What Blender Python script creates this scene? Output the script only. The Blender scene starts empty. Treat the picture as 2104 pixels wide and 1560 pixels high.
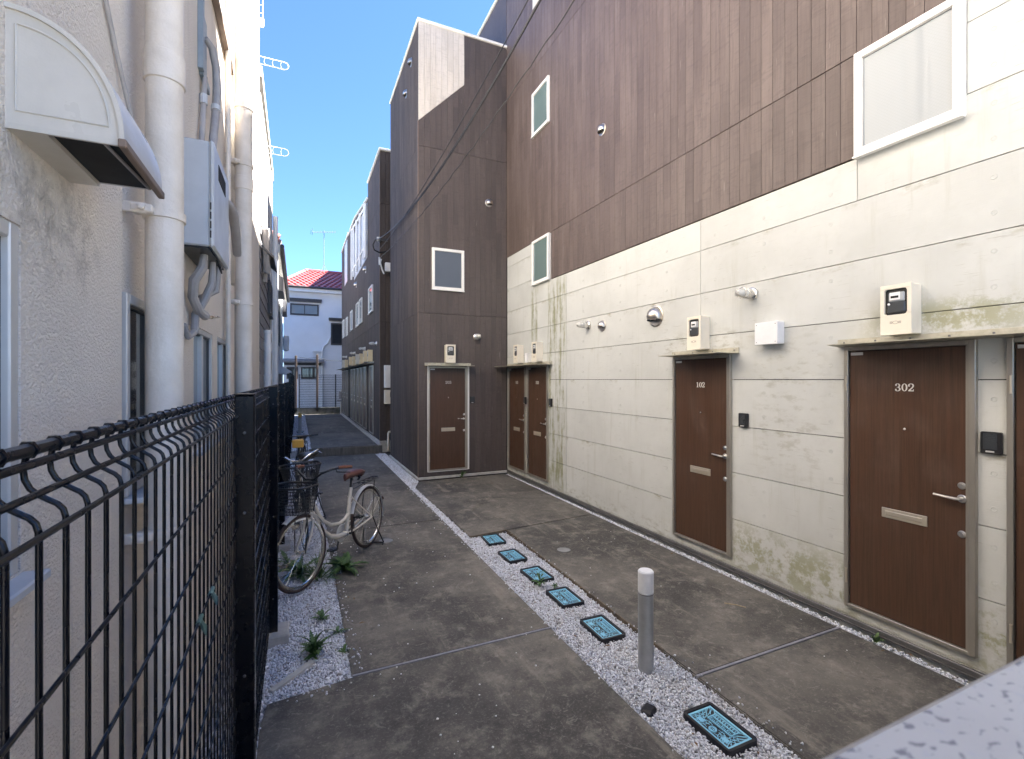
import bpy, bmesh, math, random
import numpy as np
from mathutils import Vector, Matrix

sc = bpy.context.scene
col = sc.collection
R = math.radians
rnd = random.Random(7)
PI = math.pi

# ------------------------------------------------------------------ camera, sky, sun, exposure
cam = bpy.data.cameras.new('camera')
cam.sensor_width = 36.0
cam.lens = 36 * 975 / 2104
cam.clip_start = 0.02
cam.clip_end = 600
cam.dof.use_dof = True
cam.dof.focus_distance = 2.2
cam.dof.aperture_fstop = 20.0
camo = bpy.data.objects.new('camera', cam)
camo.location = (0, 0, 1.9)
camo.rotation_euler = (R(90), 0, -math.atan(440 / 975))
col.objects.link(camo)
sc.camera = camo

SUN = Vector((1.0, 0.10, 1.47)).normalized()
elev = math.asin(SUN.z)
azim = math.atan2(SUN.x, SUN.y)
world = bpy.data.worlds.new('World')
sc.world = world
world.use_nodes = True
wt = world.node_tree
wt.nodes.clear()
wo = wt.nodes.new('ShaderNodeOutputWorld')
wb = wt.nodes.new('ShaderNodeBackground')
sky = wt.nodes.new('ShaderNodeTexSky')
sky.sky_type = 'NISHITA'
sky.sun_disc = False
sky.sun_elevation = elev
sky.sun_rotation = azim
sky.air_density = 0.6
sky.dust_density = 0.0
sky.ozone_density = 10.0
wb.inputs['Strength'].default_value = 0.05
wt.links.new(sky.outputs[0], wb.inputs[0])
wt.links.new(wb.outputs[0], wo.inputs[0])

sl = bpy.data.lights.new('sun', 'SUN')
sl.energy = 5.0
sl.angle = R(0.5)
sl.color = (1.0, 0.965, 0.92)
so = bpy.data.objects.new('sun', sl)
so.rotation_euler = (-SUN).to_track_quat('-Z', 'Y').to_euler()
so.location = (10, 0, 20)
col.objects.link(so)

sc.view_settings.view_transform = 'Standard'
sc.view_settings.look = 'None'
sc.view_settings.exposure = 3.45
sc.view_settings.gamma = 1.0
sc.view_settings.use_curve_mapping = False
sc.cycles.max_bounces = 8
sc.cycles.diffuse_bounces = 6

# ------------------------------------------------------------------ geometry helper
class G:
    def __init__(s):
        s.v = []; s.f = []
    def add(s, vs, fs):
        n = len(s.v)
        s.v += [tuple(p) for p in vs]
        s.f += [tuple(i + n for i in f) for f in fs]
        return s
    def join(s, g):
        return s.add(g.v, g.f)
    def map(s, fn):
        s.v = [tuple(fn(Vector(p))) for p in s.v]
        return s
    def move(s, x, y, z):
        s.v = [(a + x, b + y, c + z) for a, b, c in s.v]
        return s
    def box(s, x0, x1, y0, y1, z0, z1, b=0.0):
        if b <= 0:
            vs = [(x, y, z) for z in (z0, z1) for y in (y0, y1) for x in (x0, x1)]
            return s.add(vs, [(0, 2, 3, 1), (4, 5, 7, 6), (0, 1, 5, 4), (2, 6, 7, 3), (0, 4, 6, 2), (1, 3, 7, 5)])
        lo = (x0, y0, z0); hi = (x1, y1, z1)
        vs = []; idx = {}
        for sx in (0, 1):
            for sy in (0, 1):
                for sz in (0, 1):
                    sg = (sx, sy, sz)
                    for ax in range(3):
                        p = []
                        for k in range(3):
                            e = hi[k] if sg[k] else lo[k]
                            if k != ax:
                                e += -b if sg[k] else b
                            p.append(e)
                        idx[(sg, ax)] = len(vs); vs.append(p)
        fs = []
        for ax in range(3):
            o = [k for k in range(3) if k != ax]
            for sd in (0, 1):
                q = []
                for (a, c) in ((0, 0), (1, 0), (1, 1), (0, 1)):
                    sg = [0, 0, 0]; sg[ax] = sd; sg[o[0]] = a; sg[o[1]] = c
                    q.append(idx[(tuple(sg), ax)])
                fs.append(q)
        for ax in range(3):
            o = [k for k in range(3) if k != ax]
            for a in (0, 1):
                for c in (0, 1):
                    q = []
                    for sd in (0, 1):
                        sg = [0, 0, 0]; sg[ax] = sd; sg[o[0]] = a; sg[o[1]] = c
                        q.append(tuple(sg))
                    fs.append((idx[(q[0], o[0])], idx[(q[1], o[0])], idx[(q[1], o[1])], idx[(q[0], o[1])]))
        for sx in (0, 1):
            for sy in (0, 1):
                for sz in (0, 1):
                    fs.append(tuple(idx[((sx, sy, sz), k)] for k in range(3)))
        return s.add(vs, fs)
    def prism(s, poly, ax, a0, a1):
        def P(u, v, a):
            return {0: (a, u, v), 1: (u, a, v), 2: (u, v, a)}[ax]
        n = len(poly)
        vs = [P(u, v, a0) for u, v in poly] + [P(u, v, a1) for u, v in poly]
        fs = [tuple(range(n))[::-1], tuple(range(n, 2 * n))]
        fs += [(i, (i + 1) % n, n + (i + 1) % n, n + i) for i in range(n)]
        return s.add(vs, fs)
    def tube(s, pts, r, n=8, closed=False, cap=True):
        P = [Vector(p) for p in pts]
        m = len(P)
        rr = r if isinstance(r, (list, tuple)) else [r] * m
        T = []
        for i in range(m):
            a = P[(i - 1) % m] if (closed or i > 0) else P[i]
            c = P[(i + 1) % m] if (closed or i < m - 1) else P[i]
            t = (c - a)
            T.append(t.normalized() if t.length > 1e-9 else Vector((0, 0, 1)))
        up = Vector((0, 0, 1)) if abs(T[0].z) < 0.9 else Vector((1, 0, 0))
        u = T[0].cross(up).normalized()
        vs = []
        for i in range(m):
            u = (u - T[i] * u.dot(T[i]))
            u = u.normalized() if u.length > 1e-6 else T[i].orthogonal().normalized()
            w = T[i].cross(u)
            for k in range(n):
                a = 2 * PI * k / n
                vs.append(P[i] + (u * math.cos(a) + w * math.sin(a)) * rr[i])
        fs = []
        for i in range(m if closed else m - 1):
            j = (i + 1) % m
            for k in range(n):
                l = (k + 1) % n
                fs.append((i * n + k, i * n + l, j * n + l, j * n + k))
        if cap and not closed:
            fs.append(tuple(range(n))[::-1])
            fs.append(tuple(range((m - 1) * n, m * n)))
        return s.add(vs, fs)
    def lathe(s, prof, n=16, o=(0, 0, 0), ax='z', cap=True):
        vs = []
        for r, h in prof:
            for k in range(n):
                a = 2 * PI * k / n
                c, d = r * math.cos(a), r * math.sin(a)
                p = {'z': (c, d, h), 'y': (c, h, d), '-y': (c, -h, d), 'x': (h, c, d)}[ax]
                vs.append((p[0] + o[0], p[1] + o[1], p[2] + o[2]))
        fs = []
        for i in range(len(prof) - 1):
            for k in range(n):
                l = (k + 1) % n
                fs.append((i * n + k, i * n + l, (i + 1) * n + l, (i + 1) * n + k))
        if cap:
            fs.append(tuple(range(n))[::-1])
            fs.append(tuple(range((len(prof) - 1) * n, len(prof) * n)))
        return s.add(vs, fs)

def mesh_of(name, g, mat, smooth=True, fix=True, ang=35):
    me = bpy.data.meshes.new(name)
    me.from_pydata(g.v, [], g.f)
    if fix:
        bm = bmesh.new(); bm.from_mesh(me)
        bmesh.ops.recalc_face_normals(bm, faces=bm.faces)
        bm.to_mesh(me); bm.free()
    if smooth:
        me.polygons.foreach_set('use_smooth', [True] * len(me.polygons))
        me.set_sharp_from_angle(angle=R(ang))
    me.materials.append(mat)
    return me

ORG = {}
def link(name, me, parent=None, at=(0, 0, 0), rz=0.0):
    o = bpy.data.objects.new(name, me)
    col.objects.link(o)
    at = Vector(at)
    if parent is not None:
        o.parent = parent
        o.location = at - ORG.get(parent.name, Vector((0, 0, 0)))
    else:
        o.location = at
    o.rotation_euler = (0, 0, rz)
    return o

def mk(name, g, mat, parent=None, at=(0, 0, 0), rz=0.0, smooth=True, fix=True, ang=35):
    """world (or parent-local) coordinates; `at` is a location for g's own origin"""
    return link(name, mesh_of(name, g, mat, smooth, fix, ang), parent, at, rz)

def tag(o, label=None, cat=None, group=None, kind=None):
    if label: o['label'] = label
    if cat: o['category'] = cat
    if group: o['group'] = group
    if kind: o['kind'] = kind
    return o

def thing(name, label, cat, loc=(0, 0, 0), rz=0.0, group=None, world=False):
    """Empty at the base; world=True: children are given in world coordinates"""
    o = bpy.data.objects.new(name, None)
    o.empty_display_size = 0.1
    col.objects.link(o)
    o.location = loc; o.rotation_euler = (0, 0, rz)
    tag(o, label, cat, group)
    if world: ORG[o.name] = Vector(loc)
    return o

KIDS = {}
def copy_tree(o, parent=None):
    c = o.copy(); col.objects.link(c)
    if parent is not None: c.parent = parent
    for ch in list(o.children):
        copy_tree(ch, c)
    return c

def struct(name, g, mat, at=(0, 0, 0), **k):
    return tag(mk(name, g, mat, None, at, **k), kind='structure')

def cells(a0, a1, b0, b1, holes):
    """rectangle minus holes -> list of rectangles"""
    hs = [h for h in holes if h[0] < a1 - 1e-6 and h[1] > a0 + 1e-6 and h[2] < b1 - 1e-6 and h[3] > b0 + 1e-6]
    if not hs: return [(a0, a1, b0, b1)]
    A = sorted({a0, a1} | {min(max(x, a0), a1) for h in hs for x in h[:2]})
    B = sorted({b0, b1} | {min(max(x, b0), b1) for h in hs for x in h[2:4]})
    out = []
    for j in range(len(B) - 1):
        run = None
        for i in range(len(A) - 1):
            ca = (A[i] + A[i + 1]) / 2; cb = (B[j] + B[j + 1]) / 2
            if any(h[0] < ca < h[1] and h[2] < cb < h[3] for h in hs):
                if run: out.append(run); run = None
            else:
                run = (run[0], A[i + 1], B[j], B[j + 1]) if run else (A[i], A[i + 1], B[j], B[j + 1])
        if run: out.append(run)
    return out

# ------------------------------------------------------------------ materials
class NT:
    def __init__(s, name):
        s.m = bpy.data.materials.new(name); s.m.use_nodes = True
        s.t = s.m.node_tree; s.t.nodes.clear()
        s.out = s.t.nodes.new('ShaderNodeOutputMaterial')
        s.b = s.t.nodes.new('ShaderNodeBsdfPrincipled')
        s.t.links.new(s.b.outputs[0], s.out.inputs[0])
    def n(s, typ, ins=None, out=0, **props):
        d = s.t.nodes.new('ShaderNode' + typ)
        for k, v in props.items(): setattr(d, k, v)
        for k, v in (ins or {}).items(): s.put(d.inputs[k], v)
        return d.outputs[out]
    def put(s, sock, v):
        if isinstance(v, bpy.types.NodeSocket): s.t.links.new(v, sock)
        elif isinstance(v, tuple) and len(v) == 3 and sock.type == 'RGBA': sock.default_value = (*v, 1)
        else: sock.default_value = v
    def set(s, **k):
        nm = {'col': 'Base Color', 'rough': 'Roughness', 'metal': 'Metallic', 'spec': 'Specular IOR Level', 'nrm': 'Normal',
              'trans': 'Transmission Weight', 'ior': 'IOR', 'coat': 'Coat Weight', 'alpha': 'Alpha', 'sss': 'Subsurface Weight'}
        for a, v in k.items(): s.put(s.b.inputs[nm[a]], v)
    def pos(s): return s.n('NewGeometry', out=0)
    def obj(s): return s.n('TexCoord', out=3)
    def rand(s): return s.n('ObjectInfo', out=5)
    def island(s): return s.n('NewGeometry', out=8)
    def scl(s, v, sc_): return s.n('VectorMath', {0: v, 1: sc_}, operation='MULTIPLY')
    def vadd(s, v, a): return s.n('VectorMath', {0: v, 1: a}, operation='ADD')
    def noise(s, v, scale=5, detail=4, rough=.6, dist=0): return s.n('TexNoise', {'Vector': v, 'Scale': scale, 'Detail': detail, 'Roughness': rough, 'Distortion': dist})
    def math(s, op, a, b=0.0, c=0.0): return s.n('Math', {0: a, 1: b, 2: c}, operation=op)
    def mr(s, v, a, b, c=0.0, d=1.0, smooth=True):
        return s.n('MapRange', {'Value': v, 'From Min': a, 'From Max': b, 'To Min': c, 'To Max': d}, interpolation_type='SMOOTHSTEP' if smooth else 'LINEAR')
    def mix(s, f, a, b, mode='MIX'):
        d = s.t.nodes.new('ShaderNodeMix'); d.data_type = 'RGBA'; d.blend_type = mode
        s.put(d.inputs[0], f); s.put(d.inputs[6], a); s.put(d.inputs[7], b)
        return d.outputs[2]
    def bump(s, h, strength=.3, dist=.01, nrm=None):
        i = {'Height': h, 'Strength': strength, 'Distance': dist}
        if nrm is not None: i['Normal'] = nrm
        return s.n('Bump', i)
    def sep(s, v):
        d = s.t.nodes.new('ShaderNodeSeparateXYZ'); s.put(d.inputs[0], v)
        return d.outputs
    def boxmask(s, x, y, x0, x1, fx, y0, y1, fy):
        a = s.math('MULTIPLY', s.mr(x, x0 - fx, x0 + fx), s.mr(x, x1 + fx, x1 - fx))
        b = s.math('MULTIPLY', s.mr(y, y0 - fy, y0 + fy), s.mr(y, y1 + fy, y1 - fy))
        return s.math('MULTIPLY', a, b)

def plain(name, c1, c2=None, rough=.5, metal=0.0, scale=6, bump=0.0, bscale=60, spec=.5, world=False, stretch=(1, 1, 1), **kw):
    t = NT(name)
    c2 = c2 or tuple(x * .8 for x in c1)
    v = t.pos() if world else t.vadd(t.obj(), t.n('CombineXYZ', {0: t.math('MULTIPLY', t.rand(), 31), 1: t.math('MULTIPLY', t.rand(), 17)}))
    v = t.scl(v, stretch)
    n = t.noise(v, scale, 5, .65)
    f = t.mr(n, .3, .72)
    t.set(col=t.mix(f, c1, c2), metal=metal, spec=spec, rough=t.mr(n, .3, .7, max(rough - .07, .02), min(rough + .08, 1), False), **kw)
    if bump: t.set(nrm=t.bump(t.noise(v, bscale, 4, .6), bump, .004))
    return t.m

def m_concrete():
    t = NT('cream_concrete')
    p = t.pos(); x, y, z = t.sep(p)[:3]
    q = t.vadd(p, t.n('CombineXYZ', {1: t.math('MULTIPLY', t.rand(), 9)}))
    big = t.noise(q, .9, 5, .6)
    c = t.mix(t.mr(big, .35, .7), (.565, .57, .538), (.49, .495, .465))
    c = t.mix(t.math('MULTIPLY', t.mr(t.noise(q, 9, 5, .75), .5, .75), .30), c, (.46, .46, .41))
    # pale form board dashes running along the wall
    st = t.noise(t.scl(q, (1, 5, 85)), 1, 3, .7)
    c = t.mix(t.math('MULTIPLY', t.mr(st, .61, .70), t.mr(t.noise(q, 2.6, 2), .42, .64, 0, .55)), c, (.30, .285, .24))
    # moss and water streaks
    drip = t.noise(t.scl(p, (1, 13, .9)), 1, 5, .7)
    blot = t.noise(p, 6, 6, .75)
    m1 = t.boxmask(y, z, 6.56, 7.15, .07, .1, 3.55, .22)
    m1b = t.boxmask(y, z, 7.52, 7.78, .06, 2.6, 3.62, .2)
    m2 = t.boxmask(y, z, 1.25, 2.1, .3, 2.2, 2.42, .09)
    m3 = t.boxmask(y, z, 2.2, 3.4, .16, .05, .47, .16)
    m4 = t.boxmask(y, z, 1.3, 1.55, .06, .05, .55, .2)
    m5 = t.boxmask(y, z, -1, 9, .3, .0, .2, .12)
    m6 = t.boxmask(y, z, 3.2, 4.5, .3, 2.2, 2.38, .08)
    m7 = t.boxmask(y, z, 2.5, 3.1, .12, 1.1, 2.28, .2)
    mk1 = t.math('MULTIPLY', t.math('MAXIMUM', m1, m1b), t.mr(t.math('ADD', t.math('MULTIPLY', drip, .75), t.math('MULTIPLY', blot, .35)), .49, .66))
    mk2 = t.math('MULTIPLY', t.math('MAXIMUM', t.math('MAXIMUM', m2, m4), m3), t.mr(blot, .44, .58))
    mk3 = t.math('MULTIPLY', t.math('MAXIMUM', t.math('MAXIMUM', m5, m6), t.math('MULTIPLY', m7, .55)), t.mr(t.noise(t.scl(p, (1, 6, 14)), 1, 5, .7), .48, .66))
    zr = t.math('FRACT', t.math('DIVIDE', t.math('SUBTRACT', z, .075), .456))
    seam = t.math('MULTIPLY', t.mr(zr, .80, 1.0), t.mr(t.noise(t.scl(p, (1, 2.2, 1)), 1.6, 4), .5, .68))
    seam = t.math('MULTIPLY', seam, t.mr(t.noise(t.scl(p, (1, 9, 30)), 1, 4, .7), .42, .62))
    c = t.mix(t.math('MULTIPLY', seam, .8), c, (.29, .265, .18))
    veil = t.math('MULTIPLY', t.mr(drip, .5, .72), t.mr(t.noise(p, 1.3, 3), .42, .62, 0, .42))
    c = t.mix(veil, c, (.40, .395, .33))
    c = t.mix(t.math('MULTIPLY', mk1, .85), c, (.22, .222, .11))
    c = t.mix(t.math('MULTIPLY', mk2, .8), c, (.28, .275, .155))
    c = t.mix(t.math('MULTIPLY', mk3, .72), c, (.29, .27, .20))
    h = t.math('ADD', t.math('MULTIPLY', t.noise(p, 70, 4, .7), .5), t.math('MULTIPLY', st, .7))
    h = t.math('ADD', h, t.math('MULTIPLY', mk2, t.noise(p, 35, 4)))
    t.set(col=c, rough=.72, spec=.3, nrm=t.bump(h, .35, .004))
    return t.m

def m_siding(name, cs, isl=False):
    t = NT(name)
    rv = t.island() if isl else t.rand()
    p = t.vadd(t.pos(), t.n('CombineXYZ', {0: t.math('MULTIPLY', rv, 7.3), 1: t.math('MULTIPLY', rv, 7.3), 2: t.math('MULTIPLY', rv, 23)}))
    # lengths of board stock: tone changes up the board
    zz = t.sep(p)[2]
    cellv = t.n('TexWhiteNoise', {'W': t.math('ADD', t.math('FLOOR', t.math('DIVIDE', zz, .93)), t.math('MULTIPLY', rv, 91.0))}, noise_dimensions='1D')
    a, b, c_ = cs
    cc = t.mix(t.mr(cellv, 0, 1, 0, 1, False), a, b)
    cc = t.mix(t.mr(t.noise(t.scl(p, (1, 1, .25)), 2.0, 4), .4, .72), cc, c_)
    g = t.noise(t.scl(p, (60, 60, 2.4)), 1, 5, .7)
    cc = t.mix(t.mr(g, .42, .70, 0, .42), cc, tuple(x * .55 for x in a))
    w = t.noise(t.scl(p, (5, 5, 26)), 1, 4, .65, 1.2)
    cc = t.mix(t.mr(w, .50, .66, 0, .28), cc, tuple(x * .6 for x in b))
    sc2 = t.noise(t.scl(p, (38, 38, 4)), 1, 2, .5)
    cc = t.mix(t.math('MULTIPLY', t.mr(sc2, .70, .78), .35), cc, (.32, .29, .26))
    h = t.math('ADD', t.math('MULTIPLY', w, 1.0), t.math('MULTIPLY', g, .6))
    t.set(col=cc, rough=t.mr(g, .3, .7, .74, .86, False) if isl else t.mr(g, .3, .7, .42, .56, False), spec=.16 if isl else .45, nrm=t.bump(h, .5, .006))
    return t.m

def m_slab():
    t = NT('weathered_slab')
    p = t.pos()
    big = t.noise(p, .75, 6, .62, .4)
    mid = t.noise(p, 4.5, 6, .75)
    fine = t.noise(p, 60, 4, .75)
    c = t.mix(t.mr(big, .36, .66), (.062, .058, .052), (.160, .146, .122))
    c = t.mix(t.mr(mid, .46, .72, 0, .65), c, (.30, .27, .222))
    c = t.mix(t.mr(t.noise(p, 2.1, 5, .7), .56, .72, 0, .65), c, (.046, .042, .038))
    c = t.mix(t.mr(fine, .52, .70, 0, .42), c, (.31, .285, .24))
    c = t.mix(t.mr(t.noise(p, 13, 6, .8), .52, .72, 0, .7), c, (.042, .040, .037))
    st_ = t.noise(t.scl(p, (3.2, .5, 1)), 1.6, 6, .75)
    c = t.mix(t.mr(st_, .54, .70, 0, .55), c, (.27, .24, .195))
    sp = t.n('TexVoronoi', {'Vector': p, 'Scale': 46.0}, out=0)
    c = t.mix(t.math('MULTIPLY', t.mr(sp, .14, .05), t.mr(t.noise(p, 9, 3), .54, .64, 0, .5)), c, (.38, .35, .30))
    swirl = t.noise(p, 7, 6, .8, 2.5)
    c = t.mix(t.math('MULTIPLY', t.mr(swirl, .57, .63), t.mr(swirl, .70, .64, 0, .38)), c, (.36, .33, .28))
    t.set(col=c, rough=t.mr(mid, .3, .7, .62, .85, False), spec=.32, nrm=t.bump(t.math('ADD', fine, t.math('MULTIPLY', mid, 1.4)), .35, .004))
    return t.m

def m_stucco():
    t = NT('cream_stucco')
    p = t.pos(); x, y, z = t.sep(p)[:3]
    a = t.noise(t.scl(p, (1, 1, 1.3)), 100, 4, .58)
    b = t.noise(p, 21, 3, .5)
    c = t.mix(t.mr(t.noise(p, 1.6, 5), .35, .7), (.84, .755, .655), (.77, .685, .585))
    c = t.mix(t.mr(t.noise(t.scl(p, (9, 9, .8)), 1, 5, .7), .56, .76, 0, .28), c, (.40, .36, .32))
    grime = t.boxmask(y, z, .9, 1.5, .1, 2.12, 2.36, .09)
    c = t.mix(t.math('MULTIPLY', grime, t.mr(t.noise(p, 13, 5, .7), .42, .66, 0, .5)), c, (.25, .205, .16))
    peel = t.math('MULTIPLY', t.mr(z, 1.25, .7), t.mr(t.noise(p, 7, 5, .7), .56, .6))
    c = t.mix(t.math('MULTIPLY', peel, .75), c, (.62, .585, .53))
    h = t.math('ADD', t.mr(a, .32, .68), t.math('MULTIPLY', b, .5))
    t.set(col=c, rough=.6, spec=.35, nrm=t.bump(h, .75, .007))
    return t.m

def m_wood():
    t = NT('brown_wood_door')
    p = t.vadd(t.obj(), t.n('CombineXYZ', {0: t.math('MULTIPLY', t.rand(), 5)}))
    g = t.noise(t.scl(p, (110, 30, 2.2)), 1, 5, .75)
    g2 = t.noise(t.scl(p, (18, 5, .5)), 1, 4, .6)
    c = t.mix(t.mr(g, .36, .68), (.088, .047, .028), (.052, .028, .017))
    c = t.mix(t.mr(g2, .4, .7, 0, .5), c, (.078, .036, .022))
    w = t.noise(t.scl(t.pos(), (1, 1, .6)), 5, 5, .7)
    c = t.mix(t.mr(w, .52, .75, 0, .35), c, (.115, .070, .048))
    t.set(col=c, rough=t.math('ADD', t.mr(g, .3, .7, .26, .38, False), t.mr(w, .4, .7, 0, .2)), spec=.45, nrm=t.bump(g, .05, .001))
    return t.m

def m_glass(name, c, wire=True, rough=.22, sc_=34, k_=.70):
    t = NT(name)
    p = t.obj()
    x, y, z = t.sep(p)[:3]
    fine = t.noise(p, 160, 2)
    u = t.math('MULTIPLY', t.math('ADD', x, z), sc_)
    v = t.math('MULTIPLY', t.math('SUBTRACT', x, z), sc_)
    d1 = t.math('ABSOLUTE', t.math('SUBTRACT', t.math('FRACT', u), .5))
    d2 = t.math('ABSOLUTE', t.math('SUBTRACT', t.math('FRACT', v), .5))
    w = t.mr(t.math('MINIMUM', d1, d2), .05, .10)
    cc = t.mix(w, tuple(k * k_ for k in c), c) if wire else t.mix(t.noise(p, 3), c, tuple(k * .8 for k in c))
    t.set(col=cc, rough=rough, spec=.6, coat=.4, nrm=t.bump(fine, .05, .002))
    return t.m

def m_gravel():
    t = NT('pale_gravel')
    r = t.island()
    p = t.pos()
    c = t.mix(r, (.84, .85, .88), (.48, .49, .52))
    c = t.mix(t.mr(r, .86, .93, 0, .8), c, (.45, .41, .35))
    c = t.mix(t.mr(r, .94, .97, 0, .8), c, (.20, .20, .21))
    c = t.mix(t.mr(t.noise(p, 130, 3), .4, .75, 0, .35), c, (.34, .34, .35))
    c = t.mix(t.mr(t.noise(p, 5, 5, .7), .5, .72, 0, .4), c, (.30, .27, .22))
    t.set(col=c, rough=.75, spec=.35)
    return t.m

def m_leaf(name, a, b):
    t = NT(name)
    p = t.obj()
    c = t.mix(t.mr(t.noise(p, 14, 4), .3, .7), a, b)
    c = t.mix(t.math('MULTIPLY', t.rand(), .5), c, tuple(k * .6 for k in a))
    t.set(col=c, rough=.5, spec=.4)
    return t.m

def m_parapet():
    t = NT('white_terrazzo')
    p = t.pos()
    c = t.mix(t.mr(t.noise(p, 9, 4), .35, .7), (.44, .435, .42), (.37, .365, .355))
    n = t.noise(t.scl(p, (1, 1.4, 1)), 300, 2, .45, .3)
    c = t.mix(t.mr(n, .58, .68), c, (.17, .17, .19))
    n2 = t.noise(p, 260, 3, .6)
    c = t.mix(t.mr(n2, .63, .70, 0, .5), c, (.36, .37, .42))
    t.set(col=c, rough=.45, spec=.4, nrm=t.bump(n2, .15, .002))
    return t.m

M = {}
M['concrete'] = m_concrete()
BR = ((.120, .088, .075), (.090, .065, .055), (.148, .112, .096))
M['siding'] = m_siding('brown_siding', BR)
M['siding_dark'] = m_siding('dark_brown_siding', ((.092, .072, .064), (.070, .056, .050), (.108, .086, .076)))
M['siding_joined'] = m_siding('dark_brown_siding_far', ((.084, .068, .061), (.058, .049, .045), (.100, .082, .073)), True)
M['siding_cream'] = m_siding('cream_siding', ((.66, .60, .52), (.58, .53, .46), (.70, .65, .58)))
M['slab'] = m_slab()
M['stucco'] = m_stucco()
M['wood'] = m_wood()
M['stone'] = m_gravel()
M['parapet'] = m_parapet()
M['backing'] = plain('dark_backing', (.02, .018, .016), rough=.9)
M['core'] = plain('wall_core', (.12, .11, .10), rough=.9, world=True)
M['soil'] = plain('gravel_bed', (.34, .34, .35), (.18, .18, .18), rough=.95, bump=.6, bscale=90, scale=30, world=True)
M['dirt'] = plain('ground_concrete', (.12, .11, .10), (.08, .075, .07), rough=.9, scale=1.5, world=True)
M['white'] = plain('white_coated_aluminium', (.80, .79, .75), (.74, .73, .69), rough=.35)
M['offwhite'] = plain('ivory_plastic', (.76, .70, .58), (.70, .645, .53), rough=.42)
M['boxwhite'] = plain('white_plastic', (.80, .80, .79), (.74, .74, .73), rough=.4)
M['alu'] = plain('bronze_aluminium_frame', (.46, .43, .37), (.37, .34, .29), rough=.36, metal=.7, stretch=(1, 1, .2))
M['steel'] = plain('brushed_steel', (.62, .57, .50), (.52, .47, .41), rough=.33, metal=1.0)
M['silver'] = plain('satin_silver', (.78, .76, .72), (.70, .68, .64), rough=.3, metal=1.0)
M['champagne'] = plain('champagne_metal', (.60, .54, .43), (.54, .48, .38), rough=.38, metal=.6)
M['canopy'] = plain('weathered_canopy_metal', (.50, .47, .38), (.36, .34, .26), rough=.55, metal=.3, scale=14)
M['black'] = plain('black_plastic', (.018, .018, .019), (.013, .013, .014), rough=.35)
M['blackpaint'] = plain('black_fence_paint', (.006, .006, .008), (.004, .004, .006), rough=.26, spec=.32)
M['meterdark'] = plain('dark_meter_plastic', (.045, .05, .055), rough=.3)
M['meterclear'] = plain('meter_cover', (.42, .44, .45), (.34, .36, .37), rough=.12)
M['hole'] = plain('dark_opening', (.008, .008, .008), rough=.8)
M['lid_blue'] = plain('blue_lid_plastic', (.27, .60, .76), (.22, .52, .69), rough=.45, scale=18)
M['lid_frame'] = plain('black_lid_frame', (.012, .012, .016), rough=.5)
M['aluedge'] = plain('grey_base_rail', (.17, .165, .16), (.13, .125, .12), rough=.4, metal=.5)
M['joint'] = plain('grey_joint_strip', (.26, .26, .28), (.20, .20, .22), rough=.7, world=True, scale=12)
M['bollard'] = plain('silver_bollard', (.46, .47, .47), (.40, .41, .41), rough=.38, metal=.55, scale=14)
M['cap'] = plain('opal_cap', (.84, .84, .83), rough=.4)
M['lit_cap_and_bag'] = plain('amber_lit_cap_and_bag', (.86, .50, .10), (.80, .42, .07), rough=.4)  # amber of the bicycle bag, also the far bollard cap's lit look as colour
M['glass_far'] = m_glass('frosted_teal_glass', (.13, .19, .185), False, .12)
M['glass_big'] = m_glass('wired_frosted_glass', (.235, .265, .285), True, .25, 42, .94)
M['glass_blue'] = m_glass('wired_blue_glass', (.10, .125, .16), True, .15, 34)
M['glass_grey'] = m_glass('grey_frosted_glass', (.22, .245, .25), False, .3)
M['glass_dark'] = m_glass('dark_window_glass', (.03, .035, .04), False, .06)
M['lampglass'] = plain('lamp_glass', (.72, .70, .62), (.60, .58, .52), rough=.08, spec=.7)
M['pipe'] = plain('painted_pipe', (.74, .665, .575), (.62, .545, .455), rough=.42, bump=.5, bscale=75, world=True)
M['hood'] = plain('painted_hood', (.55, .515, .455), (.48, .45, .395), rough=.32, bump=.12, bscale=60)
M['heater'] = plain('grey_heater_enamel', (.52, .54, .56), (.46, .48, .50), rough=.35)
M['wrap'] = plain('grey_wrapped_pipe', (.40, .375, .36), (.31, .29, .28), rough=.55, bump=.3, bscale=60)
M['galv'] = plain('galvanised_steel', (.30, .36, .40), (.24, .29, .33), rough=.45, metal=.4)
M['winalu'] = plain('aluminium_sash', (.62, .61, .59), (.55, .54, .52), rough=.4, metal=.35)
M['sash_dark'] = plain('dark_sash', (.055, .05, .05), rough=.4)
M['render_white'] = plain('white_render', (.84, .85, .86), (.78, .79, .80), rough=.8, world=True, scale=1.2, bump=.15, bscale=30)
M['cream_wall'] = plain('cream_upper_wall', (.74, .71, .64), rough=.7, world=True)
M['lap'] = plain('grey_lap_siding', (.26, .25, .25), (.20, .195, .20), rough=.6, world=True)
M['roof_red'] = plain('red_glazed_tile', (.46, .085, .08), (.34, .06, .055), rough=.35, scale=3, world=True)
M['roof_orange'] = plain('weathered_red_tile', (.42, .15, .09), (.30, .10, .07), rough=.5, scale=12)
M['fascia'] = plain('pale_fascia', (.66, .62, .52), rough=.5)
M['trimbrown'] = plain('brown_trim', (.20, .145, .11), rough=.6)
M['lowwall'] = plain('mossy_block_wall', (.16, .16, .15), (.07, .075, .06), rough=.9, world=True, scale=5, bump=.4, bscale=30)
M['kerb'] = plain('pale_kerb', (.50, .48, .44), (.36, .35, .32), rough=.8, world=True, scale=9)
M['kerb_brown'] = plain('brown_kerb_edge', (.16, .125, .085), (.09, .072, .052), rough=.8, world=True, scale=9)
M['stepface'] = plain('step_face', (.15, .14, .12), (.08, .075, .065), rough=.85, world=True, scale=3, stretch=(3, 1, .6))
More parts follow.
